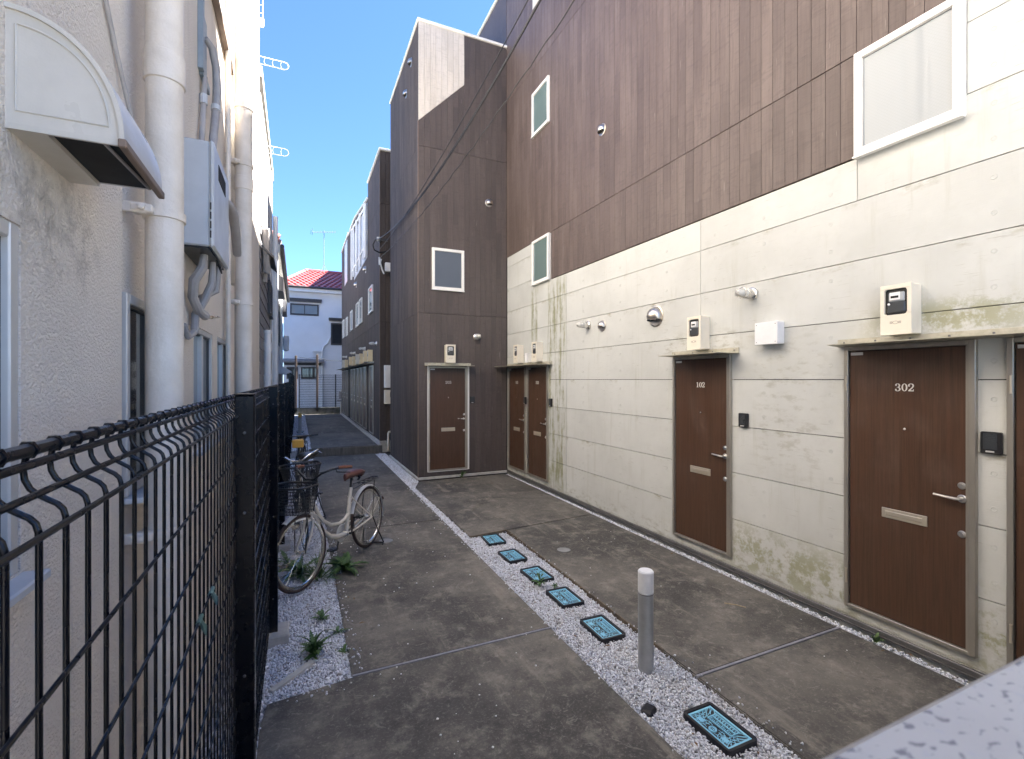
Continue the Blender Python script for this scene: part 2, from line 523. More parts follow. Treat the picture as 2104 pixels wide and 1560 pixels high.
M['rubber'] = plain('brown_tyre', (.050, .030, .026), (.036, .022, .019), rough=.7)
M['rubber_black'] = plain('black_tyre', (.02, .02, .02), rough=.7)
M['bike_cream'] = plain('cream_bike_paint', (.64, .59, .50), (.60, .55, .46), rough=.25)
M['bike_dark'] = plain('dark_bike_paint', (.03, .032, .035), rough=.25)
M['bike_white'] = plain('pale_bike_paint', (.60, .60, .58), rough=.3)
M['leather'] = plain('brown_saddle', (.115, .040, .030), (.085, .03, .024), rough=.4, bump=.08, bscale=90)
M['grip'] = plain('brown_grip', (.20, .07, .035), rough=.5)
M['chrome'] = plain('chrome', (.82, .82, .80), rough=.12, metal=1.0)
M['leaf_a'] = m_leaf('weed_leaf', (.055, .115, .030), (.085, .155, .045))
M['leaf_b'] = m_leaf('pale_weed_leaf', (.13, .20, .065), (.09, .16, .05))
M['cable'] = plain('black_cable', (.012, .012, .012), rough=.5)
M['ceramic'] = plain('white_insulator', (.72, .72, .70), rough=.3)
M['bag_blue'] = plain('blue_plastic_bag', (.03, .05, .24), (.02, .035, .16), rough=.3)
M['tape'] = plain('pale_green_tape', (.16, .26, .23), (.11, .18, .13), rough=.6)
M['drain'] = plain('grey_drain_cap', (.26, .26, .25), (.20, .20, .19), rough=.6)
M['paper'] = plain('white_print', (.78, .76, .70), rough=.6)

# ------------------------------------------------------------------ ground
g = G().box(-80, 80, -20, 160, -.5, -.07); struct('ground', g, M['dirt'])

def slab(name, poly, z=0.0, d=.12, mat='slab', bev=.008):
    """one cast slab with a softened top edge"""
    bm = bmesh.new()
    vs = [bm.verts.new((x, y, z - d)) for x, y in poly]
    f = bm.faces.new(vs)
    r = bmesh.ops.extrude_face_region(bm, geom=[f])
    up = [e for e in r['geom'] if isinstance(e, bmesh.types.BMVert)]
    for v in up: v.co.z = z
    bmesh.ops.recalc_face_normals(bm, faces=bm.faces)
    te = [e for e in bm.edges if all(abs(v.co.z - z) < 1e-6 for v in e.verts)]
    bmesh.ops.bevel(bm, geom=te, offset=bev, segments=2, affect='EDGES')
    me = bpy.data.meshes.new(name); bm.to_mesh(me); bm.free()
    me.materials.append(M[mat])
    o = link(name, me); tag(o, kind='structure'); return o

slab('pavement', [(-.185, -1.5), (1.775, -1.5), (1.768, 3.185), (.33, 3.185), (-.165, 3.125), (-.19, 2.95)])
slab('pavement', [(.315, 3.205), (1.772, 3.205), (1.79, 6.28), (.33, 6.28)])
slab('pavement', [(.33, 6.285), (1.79, 6.285), (1.805, 12.60), (.335, 12.60)])
slab('pavement', [(2.27, -1.5), (3.785, -1.5), (3.785, 2.275), (2.325, 2.275)])
slab('pavement', [(2.33, 2.295), (3.785, 2.295), (3.795, 5.64), (2.41, 5.49)])
slab('pavement', [(2.41, 5.496), (3.795, 5.646), (3.82, 8.78), (2.05, 8.78), (1.885, 8.33), (1.90, 5.435)])
struct('expansion_joint', G().box(.32, 1.77, 3.186, 3.204, -.05, .002), M['joint'])
struct('expansion_joint', G().box(2.33, 3.785, 2.276, 2.294, -.05, .002), M['joint'])
struct('road', G().box(-60, 60, -14, -1.6, -.068, -.01), plain('pale_road', (.40, .385, .36), (.34, .33, .31), rough=.9, world=True))
# raised far path with its step
slab('path', [(.31, 12.72), (1.90, 12.66), (1.90, 25.1), (.31, 25.1)], .2, .2)
struct('step', G().box(.25, 2.0, 12.615, 12.66, -.08, .19, .006), M['stepface'])
for k in range(21):
    y0 = 12.70 + k * .595
    struct('kerb', G().box(1.905, 1.985, y0, y0 + .588, .05, .215, .008), M['kerb'])
# brown mortar edge round the notch in the right slab
struct('kerb', G().prism([(1.896, 5.425), (2.398, 5.482), (2.396, 5.497), (1.894, 5.440)], 2, -.05, .006), M['kerb_brown'])
struct('kerb', G().prism([(2.333, 2.6), (2.345, 2.6), (2.412, 5.48), (2.400, 5.48)], 2, -.05, .006), M['kerb_brown'])

BEDS = [(1.77, 2.36, .2, 5.46), (1.785, 1.905, 5.40, 8.36), (1.80, 2.05, 8.34, 12.6), (3.782, 3.87, .2, 8.85),
        (-.46, .325, 3.13, 6.4), (-.46, .335, 6.4, 12.6), (-.46, -.18, -.2, 3.2)]
for (a, b, c, d) in BEDS:
    struct('gravel_bed', G().box(a - .02, b + .02, c, d, -.068, -.036), M['soil'])
struct('gravel_bed', G().box(-.46, .305, 12.62, 25.1, -.05, .165), M['soil'])

def gravel(name, areas, seed):
    rs = np.random.RandomState(seed)
    t = (1 + 5 ** .5) / 2
    V = np.array([(-1, t, 0), (1, t, 0), (-1, -t, 0), (1, -t, 0), (0, -1, t), (0, 1, t), (0, -1, -t), (0, 1, -t), (t, 0, -1), (t, 0, 1), (-t, 0, -1), (-t, 0, 1)], float)
    V /= np.linalg.norm(V[0])
    Fc = np.array([(0, 11, 5), (0, 5, 1), (0, 1, 7), (0, 7, 10), (0, 10, 11), (1, 5, 9), (5, 11, 4), (11, 10, 2), (10, 7, 6), (7, 1, 8), (3, 9, 4), (3, 4, 2), (3, 2, 6), (3, 6, 8), (3, 8, 9), (4, 9, 5), (2, 4, 11), (6, 2, 10), (8, 6, 7), (9, 8, 1)])
    vs = []; k = 0
    for (x0, x1, y0, y1, dens, r, z) in areas:
        n = int((x1 - x0) * (y1 - y0) * dens)
        c = np.stack([rs.uniform(x0, x1, n), rs.uniform(y0, y1, n), z + rs.uniform(-.010, .012, n)], 1)
        rad = r * rs.uniform(.6, 1.25, n)
        s = np.stack([rs.uniform(.75, 1.3, n), rs.uniform(.6, 1.0, n), rs.uniform(.5, .85, n)], 1) * rad[:, None]
        jit = V[None] * rs.uniform(.72, 1.22, (n, 12, 1)) * s[:, None]
        # random rotation
        q = rs.normal(size=(n, 4)); q[:, 1:3] *= .6; q /= np.linalg.norm(q, axis=1)[:, None]
        w, x, y, zz = q.T
        Rm = np.stack([1 - 2 * (y * y + zz * zz), 2 * (x * y - w * zz), 2 * (x * zz + w * y), 2 * (x * y + w * zz), 1 - 2 * (x * x + zz * zz), 2 * (y * zz - w * x), 2 * (x * zz - w * y), 2 * (y * zz + w * x), 1 - 2 * (x * x + y * y)], 1).reshape(n, 3, 3)
        vs.append(np.einsum('nij,nkj->nki', Rm, jit) + c[:, None])
        k += n
    A = np.concatenate(vs).reshape(-1, 3)
    F = (Fc[None] + 12 * np.arange(k)[:, None, None]).reshape(-1)
    me = bpy.data.meshes.new(name)
    me.vertices.add(len(A)); me.vertices.foreach_set('co', A.ravel())
    me.loops.add(len(F)); me.loops.foreach_set('vertex_index', F.astype(np.int32))
    nf = len(F) // 3
    me.polygons.add(nf); me.polygons.foreach_set('loop_start', np.arange(0, nf * 3, 3, dtype=np.int32))
    me.polygons.foreach_set('loop_total', np.full(nf, 3, np.int32))
    me.update(); me.validate()
    me.materials.append(M['stone'])
    o = link(name, me)
    return o

tag(gravel('gravel', [(1.77, 2.335, 1.2, 3.6, 15000, .0084, -.025), (1.775, 2.37, 3.6, 5.44, 12000, .0094, -.025),
                      (1.735, 1.79, 1.2, 8.3, 420, .008, .004), (2.33, 2.40, 1.4, 5.4, 300, .008, .004), (1.79, 1.90, 5.42, 8.36, 8000, .012, -.024), (1.80, 2.06, 8.33, 12.58, 6000, .014, -.024)], 3),
    'pale crushed gravel strip running up the middle of the yard', 'gravel', kind='stuff')
tag(gravel('gravel', [(3.788, 3.865, 1.1, 8.8, 9500, .011, -.020)], 4),
    'narrow line of white gravel along the foot of the cream wall', 'gravel', kind='stuff')
tag(gravel('gravel', [(-.19, .32, 3.12, 6.4, 11000, .0102, -.025), (-.15, .33, 6.4, 12.6, 3500, .016, -.024), (.31, .40, 3.2, 6.4, 500, .008, .004), (-.1, .33, 3.06, 3.14, 500, .008, .004),
                      (-.44, -.18, .3, 6.0, 3500, .014, -.026), (-.18, .30, 12.66, 25, 900, .022, .166)], 5),
    'blue grey gravel bed along the foot of the black fence', 'gravel', kind='stuff')
# stray chips kicked on to the slabs
gs = G()
for _ in range(70):
    x = rnd.uniform(.36, 1.2) if rnd.random() < .7 else rnd.uniform(1.2, 1.7)
    y = 2.0 + 4.5 * rnd.random()
    r_ = rnd.uniform(.003, .0085)
    gs.lathe([(r_ * .3, 0), (r_, r_ * .4), (r_ * .8, r_ * .9), (r_ * .2, r_ * 1.1)], 5, (x, y, -.001))
for _ in range(14):
    gs.lathe([(.003, 0), (.005, .003), (.001, .006)], 5, (rnd.uniform(2.5, 3.7), rnd.uniform(1.6, 5), -.001))
tag(mk('gravel', gs, plain('white_chip', (.8, .8, .78), rough=.8), smooth=False), 'loose white stone chips scattered over the dark slabs', 'gravel', kind='stuff')

# ------------------------------------------------------------------ apartment building on the right
RZ = -PI / 2          # faces -X: local x to the viewer's right, local -y outwards
WX = 3.90
apt = thing('apartment_building', 'long apartment terrace with brown board siding above cream concrete panels and brown numbered doors', 'building', (WX, 8.88, 0), world=True)

# core volume (unseen near roof raised and sloped to cast the left wall's shadow)
mk('core', G().prism([(-1.2, -.05), (14, -.05), (14, 10.0), (4.3, 10.0), (2.9, 11.8), (-1.2, 11.8)], 0, 3.935, 11), M['backing'], apt, smooth=False)
mk('core', G().box(2.10, 3.93, 8.915, 11.81, -.05, 8.66), M['backing'], apt, smooth=False)
mk('roof_coping', G().box(3.86, 4.1, 4.4, 14.02, 10.0, 10.06, .006), M['white'], apt)
mk('roof_coping', G().box(2.045, 3.94, 8.855, 8.97, 8.665, 8.715, .006).box(2.045, 2.16, 8.97, 11.86, 8.665, 8.715, .006), M['white'], apt)
mk('plinth', G().box(3.905, 3.934, -1.19, 8.87, -.05, .072), M['concrete'], apt)
mk('base_rail', G().box(3.876, 3.903, -1.19, 8.86, .022, .066, .004).box(3.868, 3.876, -1.19, 8.86, .018, .03), M['aluedge'], apt)
mk('base_flashing', G().box(2.072, 3.88, 8.84, 8.884, .004, .05, .003).box(2.034, 2.074, 8.86, 11.84, .004, .05, .003), M['kerb'], apt)

DOOR_W, DOOR_H, DOOR_Z = .785, 2.0, .15
DL = [2.300, 4.152, 8.772, 7.905, 1.372]           # Y of the left (far) jamb on the main wall
yu = lambda y: 8.88 - y
holes = [(yu(y), yu(y) + DOOR_W, DOOR_Z, DOOR_Z + DOOR_H) for y in DL]
W_BIG = (yu(2.222), yu(1.572), 3.592, 4.372)
W_LOW = (yu(7.68), yu(7.058), 3.606, 4.386)
W_TOP = (yu(7.68), yu(7.058), 6.275, 7.05)
holes += [W_BIG, W_LOW, W_TOP]

# concrete panels, 456 mm courses
zr = [.075 + .456 * i for i in range(12)]
def panel(u0, u1, z0, z1):
    cs = cells(u0 + .003, u1 - .003, z0 + .0032, z1 - .0032, holes)
    if not cs: return
    cs = [c for c in cs if c[1] - c[0] > .012 and c[3] - c[2] > .012]
    e = 1e-5
    while cs:                                   # each connected piece of panel is an object
        grp = [cs.pop()]; k = 0
        while k < len(grp):
            p = grp[k]; k += 1
            for q in [q for q in cs if q[0] <= p[1] + e and q[1] >= p[0] - e and q[2] <= p[3] + e and q[3] >= p[2] - e]:
                grp.append(q); cs.remove(q)
        g = G()
        for a, b, c, d in grp: g.box(a - u0, b - u0, 0, .033, c - z0, d - z0)
        mk('concrete_panel', g, M['concrete'], apt, (WX + rnd.uniform(-.0008, .0008), 8.88 - u0, z0), RZ, smooth=False)
for i in range(len(zr) - 1):
    z0, z1 = zr[i], zr[i + 1]
    for a, b in ((0.004, yu(6.53)), (yu(6.53), yu(3.77)), (yu(3.77), yu(1.01)), (yu(1.01), yu(-1.19))):
        if z1 <= 3.60: panel(a, b, z0, z1)
    if z1 > 3.60:
        zt = max(z0, 3.267)
        if z0 < 3.60:
            for a, b in ((yu(7.058), yu(6.53)), (yu(6.53), yu(3.77)), (yu(3.77), yu(2.222))): panel(a, b, z0, 3.592)
            panel(yu(2.222), yu(1.01), z0, z1)
            panel(yu(1.01), yu(-1.19), z0, z1)
            panel(0.004, yu(7.058), z0, z1)
        else:
            if z0 < 4.386: panel(0.004, yu(7.68), z0, min(z1, 4.386))
            panel(yu(1.570), yu(1.01), z0, z1)
            panel(yu(1.01), yu(-1.19), z0, z1)

# shallow tie hole dimples
gd = G()
for i, z0 in enumerate(zr[:11]):
    for y in (6.05, 5.15, 4.28, 3.58, 3.02, 2.42, 1.44, 1.20, .6):
        for dz in (.115, .335):
            zz = z0 + dz; u = yu(y)
            if any(h[0] - .03 < u < h[1] + .03 and h[2] - .03 < zz < h[3] + .03 for h in holes): continue
            if zz > 3.57 and y > 2.2: continue
            if zz > 4.3 and y > 1.5: continue
            gd.lathe([(.0165, 0), (.0155, .0022), (.0125, .0022), (.010, .0004), (.0, .0003)], 12, (WX, y, zz), 'x')
gd.v = [(WX - (x - WX), y, z) for x, y, z in gd.v]
tag(mk('tie_hole', gd, M['concrete'], apt), kind='stuff')

# brown vertical boards
PITCH = .1166
bcache = {}
def board(parent, mat, org, rz, u0, u1, z0, z1, hs=(), th=.044, name='siding_board', org_z=0):
    cs = cells(u0 + .0013, u1 - .0013, z0 + .003, z1 - .003, hs)
    cs = [c for c in cs if c[1] - c[0] > .006 and c[3] - c[2] > .01]
    if not cs: return
    key = (mat, round(u1 - u0, 4), round(z1 - z0, 3), th) if len(cs) == 1 and not hs else None
    if len(cs) > 1:
        zs = sorted({c[2] for c in cs} | {c[3] for c in cs})
        mid = [h for h in hs if h[0] <= u0 + .03 and h[1] >= u1 - .03]
        if mid:
            for c in cs: board(parent, mat, org, rz, c[0] - .002, c[1] + .002, c[2] - .003, c[3] + .003, (), th)
            return
    me = bcache.get(key) if key else None
    if me is None:
        g = G()
        for a, b, c, d in cs:
            if key: g.box(a - u0, b - u0, 0, th, c - z0, d - z0, .0018)
            else: g.box(a - u0, b - u0, 0, th, c - z0, d - z0)
        me = mesh_of('siding_board', g, M[mat], smooth=False)
        if key: bcache[key] = me
    d = Matrix.Rotation(rz, 3, 'Z') @ Vector((u0, rnd.uniform(-.0012, .0012), 0))
    return link(name, me, parent, Vector(org) + d + Vector((0, 0, z0)), rz)

nb = int(round((8.88 - 2.222) / PITCH)); pw = (8.88 - 2.222) / nb
wh = [W_BIG, W_LOW, W_TOP]
for k in range(nb):
    u0, u1 = k * pw, (k + 1) * pw
    left = u1 <= W_LOW[1] + .06
    def hs_for(z0, z1): return [h for h in wh if h[0] < u1 and h[1] > u0 and h[2] < z1 and h[3] > z0]
    if not left:
        board(apt, 'siding', (3.888, 8.88, 0), RZ, u0, u1, 3.595, 4.386, hs_for(3.595, 4.386))
    if True:
        board(apt, 'siding', (3.888, 8.88, 0), RZ, u0, u1, 4.386, 7.53, hs_for(4.386, 7.53))
        top_m = 'siding_cream' if yu(7.75) < (u0 + u1) / 2 < yu(7.1) else 'siding'
        if top_m == 'siding_cream':
            board(apt, 'siding', (3.888, 8.88, 0), RZ, u0, u1, 7.53, 8.62)
            board(apt, top_m, (3.888, 8.88, 0), RZ, u0, u1, 8.62, 10.0)
        elif u0 < yu(5):
            board(apt, 'siding', (3.888, 8.88, 0), RZ, u0, u1, 7.53, 10.0)
for k in range(6):
    u0 = 8.88 - 2.222 + k * .1083; u1 = u0 + .1083
    board(apt, 'siding', (3.888, 8.88, 0), RZ, u0, u1, 4.386, 7.53)
# upper wall out of the picture, in one piece
mk('upper_wall', G().box(3.89, 3.932, 2.23, 5.0, 7.535, 9.99), M['siding'], apt, smooth=False)
mk('upper_wall', G().box(3.90, 3.932, -1.19, 1.56, 5.2, 11.75), M['concrete'], apt, smooth=False)
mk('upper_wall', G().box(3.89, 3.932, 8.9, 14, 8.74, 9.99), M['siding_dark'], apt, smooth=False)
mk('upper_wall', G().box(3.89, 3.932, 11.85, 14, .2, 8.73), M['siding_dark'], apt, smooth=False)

# the projecting bay with door 203
BX0, BX1, BY = 2.07, 3.886, 8.88
h203 = [(2.242 - BX0, 2.242 + DOOR_W + .045 - BX0, .14, .14 + 2.02), (2.327 - BX0, 2.97 - BX0, 3.623, 4.42)]
n2 = 16; p2 = (BX1 - BX0) / n2
zb = lambda u: 6.78 + (7.68 - 6.78) * u / (8 * p2)
for k in range(n2):
    u0, u1 = k * p2, (k + 1) * p2
    for z0, z1 in ((.055, 3.16), (3.16, 6.32)):
        hs = [h for h in h203 if h[0] < u1 and h[1] > u0 and h[2] < z1 and h[3] > z0]
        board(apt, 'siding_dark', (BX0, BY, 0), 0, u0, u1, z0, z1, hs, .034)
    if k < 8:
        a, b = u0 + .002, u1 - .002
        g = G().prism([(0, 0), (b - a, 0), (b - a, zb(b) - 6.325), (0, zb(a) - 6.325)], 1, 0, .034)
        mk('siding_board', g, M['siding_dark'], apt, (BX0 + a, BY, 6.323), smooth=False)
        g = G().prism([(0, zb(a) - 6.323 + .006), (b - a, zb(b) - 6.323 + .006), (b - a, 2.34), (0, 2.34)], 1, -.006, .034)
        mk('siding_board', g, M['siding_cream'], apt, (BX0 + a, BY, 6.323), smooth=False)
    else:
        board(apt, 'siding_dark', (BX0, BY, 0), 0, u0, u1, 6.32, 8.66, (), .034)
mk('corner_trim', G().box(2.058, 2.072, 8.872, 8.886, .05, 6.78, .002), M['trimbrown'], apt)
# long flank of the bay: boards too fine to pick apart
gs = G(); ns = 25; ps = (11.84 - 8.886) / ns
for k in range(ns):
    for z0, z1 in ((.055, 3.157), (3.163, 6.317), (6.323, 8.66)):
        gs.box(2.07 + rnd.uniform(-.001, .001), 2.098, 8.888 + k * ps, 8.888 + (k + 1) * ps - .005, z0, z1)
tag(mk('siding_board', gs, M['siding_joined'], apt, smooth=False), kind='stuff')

# ---- doors
def glyph(ch):
    g = G()
    def ribbon(pts):
        P = [Vector((a, b)) for a, b in pts]; vs = []
        for i, p in enumerate(P):
            t = (P[min(i + 1, len(P) - 1)] - P[max(i - 1, 0)]).normalized()
            w = (.055 + .10 * abs(t.y)) / 2
            n = Vector((-t.y, t.x)) * w
            vs += [p + n, p - n]
        for i in range(len(P) - 1):
            a, b, c, d = vs[2 * i], vs[2 * i + 1], vs[2 * i + 3], vs[2 * i + 2]
            g.prism([a, b, c, d], 1, -.02, 0)
    def arc(cx, cz, rx, rz_, a0, a1, n=14):
        return [(cx + rx * math.cos(R(a0 + (a1 - a0) * i / n)), cz + rz_ * math.sin(R(a0 + (a1 - a0) * i / n))) for i in range(n + 1)]
    def ball(x, z, r=.085):
        g.prism([(x + r * math.cos(k * PI / 6), z + r * math.sin(k * PI / 6)) for k in range(12)], 1, -.02, 0)
    if ch == '0':
        o = arc(.32, .5, .31, .51, 0, 360, 24); i = arc(.32, .5, .155, .44, 0, 360, 24)
        for k in range(24): g.prism([i[k], o[k], o[k + 1], i[k + 1]], 1, -.02, 0)
    elif ch == '1':
        g.box(.24, .40, -.02, 0, 0, 1); g.box(.10, .54, -.021, 0, 0, .07); g.prism([(.24, 1), (.08, .86), (.08, .80), (.24, .86)], 1, -.02, 0)
    elif ch == '2':
        ribbon(arc(.30, .73, .235, .25, 200, -25, 18) + [(.45, .50), (.28, .30), (.10, .10), (.07, .05)])
        ball(.11, .70); g.box(.04, .58, -.021, 0, 0, .12); g.box(.52, .58, -.022, 0, .12, .26)
    elif ch == '3':
        ribbon(arc(.29, .75, .20, .23, 165, -80, 16)); ribbon(arc(.29, .26, .24, .245, 85, -160, 16))
        ball(.12, .77); ball(.10, .22); g.box(.20, .34, -.021, 0, .475, .53)
    return g

def number_mesh(txt):
    g = G()
    for i, ch in enumerate(txt):
        q = glyph(ch); h = .053
        q.v = [((x - .32) * h * 1.08 + (i - 1) * .040, y * .1, z * h) for x, y, z in q.v]
        g.join(q)
    return mesh_of('door_number', g, M['paper'], smooth=False)

def door_meshes(W=DOOR_W, H=DOOR_H):
    d = {}
    d['leaf'] = mesh_of('door', G().box(.034, W - .040, -.016, .02, .030, H - .034, .002), M['wood'])
    f = G().box(0, .030, -.034, .026, 0, H, .002).box(W - .036, W, -.034, .026, 0, H, .002)
    f.box(.030, W - .036, -.033, .026, H - .030, H, .002).box(.030, W - .036, -.033, .026, 0, .026, .002)
    f.box(W - .052, W - .038, -.022, .02, .027, H - .031)
    d['frame'] = mesh_of('door_frame', f, M['alu'])
    hx = W - .072
    h = G().lathe([(.026, .012), (.026, .020), (.022, .024), (.010, .025), (.010, .055)], 16, (hx, 0, .985), '-y')
    h.tube([(hx, -.052, .985), (hx - .02, -.056, .985), (hx - .075, -.056, .988), (hx - .135, -.052, .992)], [.0095, .0105, .0085, .008], 10)
    d['handle'] = mesh_of('door_handle', h, M['silver'])
    def lock(z): return G().lathe([(.023, .012), (.023, .020), (.019, .025), (.013, .026), (.013, .030), (.003, .030)], 16, (0, 0, 0), '-y').box(-.0018, .0018, -.0315, -.030, -.006, .006)
    d['lock'] = mesh_of('lock', lock(0), M['silver'])
    s = G().box(.255, .530, -.022, -.014, .752, .822, .002).box(.280, .505, -.027, -.021, .772, .803, .003)
    d['slot'] = mesh_of('mail_slot', s, M['champagne'])
    d['peep'] = mesh_of('peephole', G().lathe([(.008, .014), (.008, .020), (.005, .022), (.001, .021)], 10, (W / 2 + .004, 0, 1.402), '-y'), M['silver'])
    d['closer'] = mesh_of('closer_plate', G().box(.044, .128, -.022, -.014, H - .066, H - .044, .001), M['winalu'])
    d['hinge'] = mesh_of('hinge', G().tube([(0, 0, -.055), (0, 0, .055)], .0075, 8), M['champagne'])
    return d
DM = door_meshes()
NUM = {}
def door(parent, org, rz, number=None, label=None, full=True):
    o = link('door', DM['leaf'], parent, org, rz)
    if label: o['label'] = label
    ks = [('door_frame', 'frame', (0, 0, 0)), ('door_handle', 'handle', (0, 0, 0)), ('lock', 'lock', (DOOR_W - .072, 0, 1.068)), ('lock', 'lock', (DOOR_W - .072, 0, .757)),
          ('mail_slot', 'slot', (0, 0, 0)), ('peephole', 'peep', (0, 0, 0))]
    if full: ks += [('closer_plate', 'closer', (0, 0, 0)), ('hinge', 'hinge', (.022, -.040, .24)), ('hinge', 'hinge', (.022, -.040, 1.72))]
    for nm, k, at in ks: link(nm, DM[k], o, at)
    if number:
        if number not in NUM: NUM[number] = number_mesh(number)
        link('door_number', NUM[number], o, (DOOR_W / 2 + .004, -.017, 1.668))
    return o
door(apt, (WX, 2.300, DOOR_Z), RZ, '302', 'brown door numbered 302')
door(apt, (WX, 4.152, DOOR_Z), RZ, '102', 'brown door numbered 102')
door(apt, (WX, 7.905, DOOR_Z), RZ, '303', 'brown door numbered 303')
door(apt, (WX, 8.772, DOOR_Z), RZ, '103', 'brown door numbered 103 in the corner')
door(apt, (WX, 1.372, DOOR_Z), RZ, None, 'brown door cut off by the right edge of the photo')
door(apt, (2.255, BY, .15), 0, '203', 'brown door numbered 203 in the dark boarded bay')
mk('door_lining', G().box(2.242, 2.255, 8.85, 8.91, .14, 2.16).box(3.04, 3.072, 8.85, 8.91, .14, 2.16).box(2.255, 3.04, 8.852, 8.91, .136, .149), M['white'], apt)

# ---- windows
def window(parent, org, rz, w, h, glass, fr=.05, frame='white', name='window', sill=True, mull=False):
    f = G().box(0, fr, -.034, .030, 0, h, .003).box(w - fr, w, -.034, .030, 0, h, .003)
    f.box(fr, w - fr, -.0335, .030, h - fr, h, .003).box(fr, w - fr, -.0335, .030, 0, fr, .003)
    if mull: f.box(w / 2 - .02, w / 2 + .02, -.03, .028, fr, h - fr, .002)
    o = mk(name, f, M[frame], parent, org, rz)
    s = G().box(fr - .006, fr + .006, -.022, .02, fr, h - fr).box(w - fr - .006, w - fr + .006, -.022, .02, fr, h - fr)
    s.box(fr, w - fr, -.022, .02, fr - .006, fr + .006).box(fr, w - fr, -.022, .02, h - fr - .006, h - fr + .006)
    link('sash', mesh_of('sash', s, M['sash_dark'] if frame != 'white' else M['winalu']), o)
    link('pane', mesh_of('pane', G().box(fr, w - fr, -.010, .004, fr, h - fr), M[glass], smooth=False), o)
    if sill: link('sill', mesh_of('sill', G().box(-.004, w + .004, -.046, -.002, -.016, -.001, .002), M[frame]), o)
    return o
def apt_win(r, glass, fr=.045):
    return window(apt, (3.886, 8.88 - r[0], r[2]), RZ, r[1] - r[0], r[3] - r[2], glass, fr)
apt_win(W_BIG, 'glass_big', .052)['label'] = 'large frosted wired glass window'
apt_win(W_LOW, 'glass_far')
apt_win(W_TOP, 'glass_far')
window(apt, (2.329, BY - .002, 3.625), 0, .640, .793, 'glass_blue', .05)

# ---- door canopies (thin sheet with an upstand screwed to the wall)
def canopy(parent, org, rz, w, d=.30, skew=.10, z=0):
    g = G().prism([(0, 0), (w, 0), (w, -d), (skew, -d)], 2, -.006, 0)
    o = mk('door_canopy', g, M['canopy'], parent, org, rz, smooth=False)
    link('upstand', mesh_of('upstand', G().box(.0, w, -.012, -.002, 0, .052, .002), M['canopy']), o)
    sg = G()
    k = max(3, int(w / .2))
    for i in range(k): sg.lathe([(.007, .012), (.007, .016), (.003, .019)], 8, (.05 + i * (w - .1) / (k - 1), 0, .026), '-y')
    link('screws', mesh_of('screws', sg, M['aluedge']), o)
    return o
canopy(apt, (WX, 2.36, 2.160), RZ, 1.85)
canopy(apt, (WX, 4.185, 2.160), RZ, .90)
canopy(apt, (WX, 8.86, 2.158), RZ, 1.86, .30, .0)
canopy(apt, (2.19, BY, 2.166), 0, .92, .26, .0)

# ------------------------------------------------------------------ fittings on the walls: each a thing
def meter_meshes():
    d = {}
    w, h, dp = .18, .34, .135
    g = G()
    g.box(-w / 2, w / 2, -dp + .02, 0, 0, h, .004)
    for a, b, c, e in cells(-w / 2 - .004, w / 2 + .004, -.004, h + .004, [(-.068, .068, .135, h - .026)]):
        g.box(a, b, -dp, -dp + .022, c, e, .002)
    d['casing'] = mesh_of('casing', g, M['offwhite'])
    r = G()
    for k in range(4):
        cx = -.068 if k in (0, 3) else .068; cz = .135 if k < 2 else h - .026
        sx = 1 if cx < 0 else -1; sz = 1 if cz < .2 else -1
        r.prism([(cx, cz), (cx + sx * .016, cz), (cx + sx * .005, cz + sz * .005), (cx, cz + sz * .016)], 1, -dp - .0005, -dp + .02)
    d['casing_corner'] = mesh_of('corner', r, M['offwhite'], smooth=False)
    d['window'] = mesh_of('recess', G().box(-.0675, .0675, -dp + .0165, -dp + .0195, .1355, h - .0265), M['black'], smooth=False)
    up = G().box(-.046, .050, -dp + .004, -dp + .022, .226, .290, .006)
    d['cover'] = mesh_of('meter_cover', up, M['meterclear'])
    lo = G().box(-.052, .056, -dp + .002, -dp + .022, .152, .226, .008)
    lo.box(-.055, .059, -dp + .0032, -dp + .02, .146, .186, .008)
    d['base'] = mesh_of('meter_base', lo, M['meterdark'])
    d['dial'] = mesh_of('dial', G().box(-.036, .026, -dp + .0005, -dp + .004, .238, .290), M['boxwhite'], smooth=False)
    d['display'] = mesh_of('display', G().box(-.029, .018, -dp - .0005, -dp + .001, .250, .266), M['hole'], smooth=False)
    d['button'] = mesh_of('button', G().lathe([(.008, dp - .002), (.008, dp + .001), (.002, dp + .0015)], 10, (-.040, 0, .210), '-y'), M['boxwhite'])
    e = G()
    for sx in (-1, 1):
        for k in range(3): e.box(sx * .026 - .008, sx * .026 + .008, -dp - .0008, -dp, .074 + k * .006, .0765 + k * .006)
    e.tube([(.017 * math.cos(k * PI / 6), -dp, .081 + .010 * math.sin(k * PI / 6)) for k in range(12)], .0013, 5, True)
    d['emblem'] = mesh_of('emblem', e, M['trimbrown'], smooth=False)
    return d
MM = meter_meshes()
MM['casing_yellower'] = MM['casing'].copy(); MM['casing_yellower'].materials[0] = plain('yellower_ivory_plastic', (.82, .67, .40), (.78, .62, .36), rough=.45)  # yellower copy of the casing colour for the far row
MM['corner_yellower'] = MM['casing_corner'].copy(); MM['corner_yellower'].materials[0] = MM['casing_yellower'].materials[0]
def meter(loc, rz, label, group='electricity meters over the doors', yellower=False):
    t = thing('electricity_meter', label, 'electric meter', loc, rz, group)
    c = link('casing', MM['casing_yellower' if yellower else 'casing'], t)
    link('corner', MM['corner_yellower' if yellower else 'casing_corner'], c)
    link('recess', MM['window'], t)
    b = link('meter_body', MM['cover'], t)
    link('meter_base', MM['base'], t); link('dial', MM['dial'], b); link('display', MM['display'], b); link('button', MM['button'], t); link('emblem', MM['emblem'], t)
    return t
meter((WX, 1.90, 2.214), RZ, 'largest ivory electricity meter box, above the big door numbered 302')
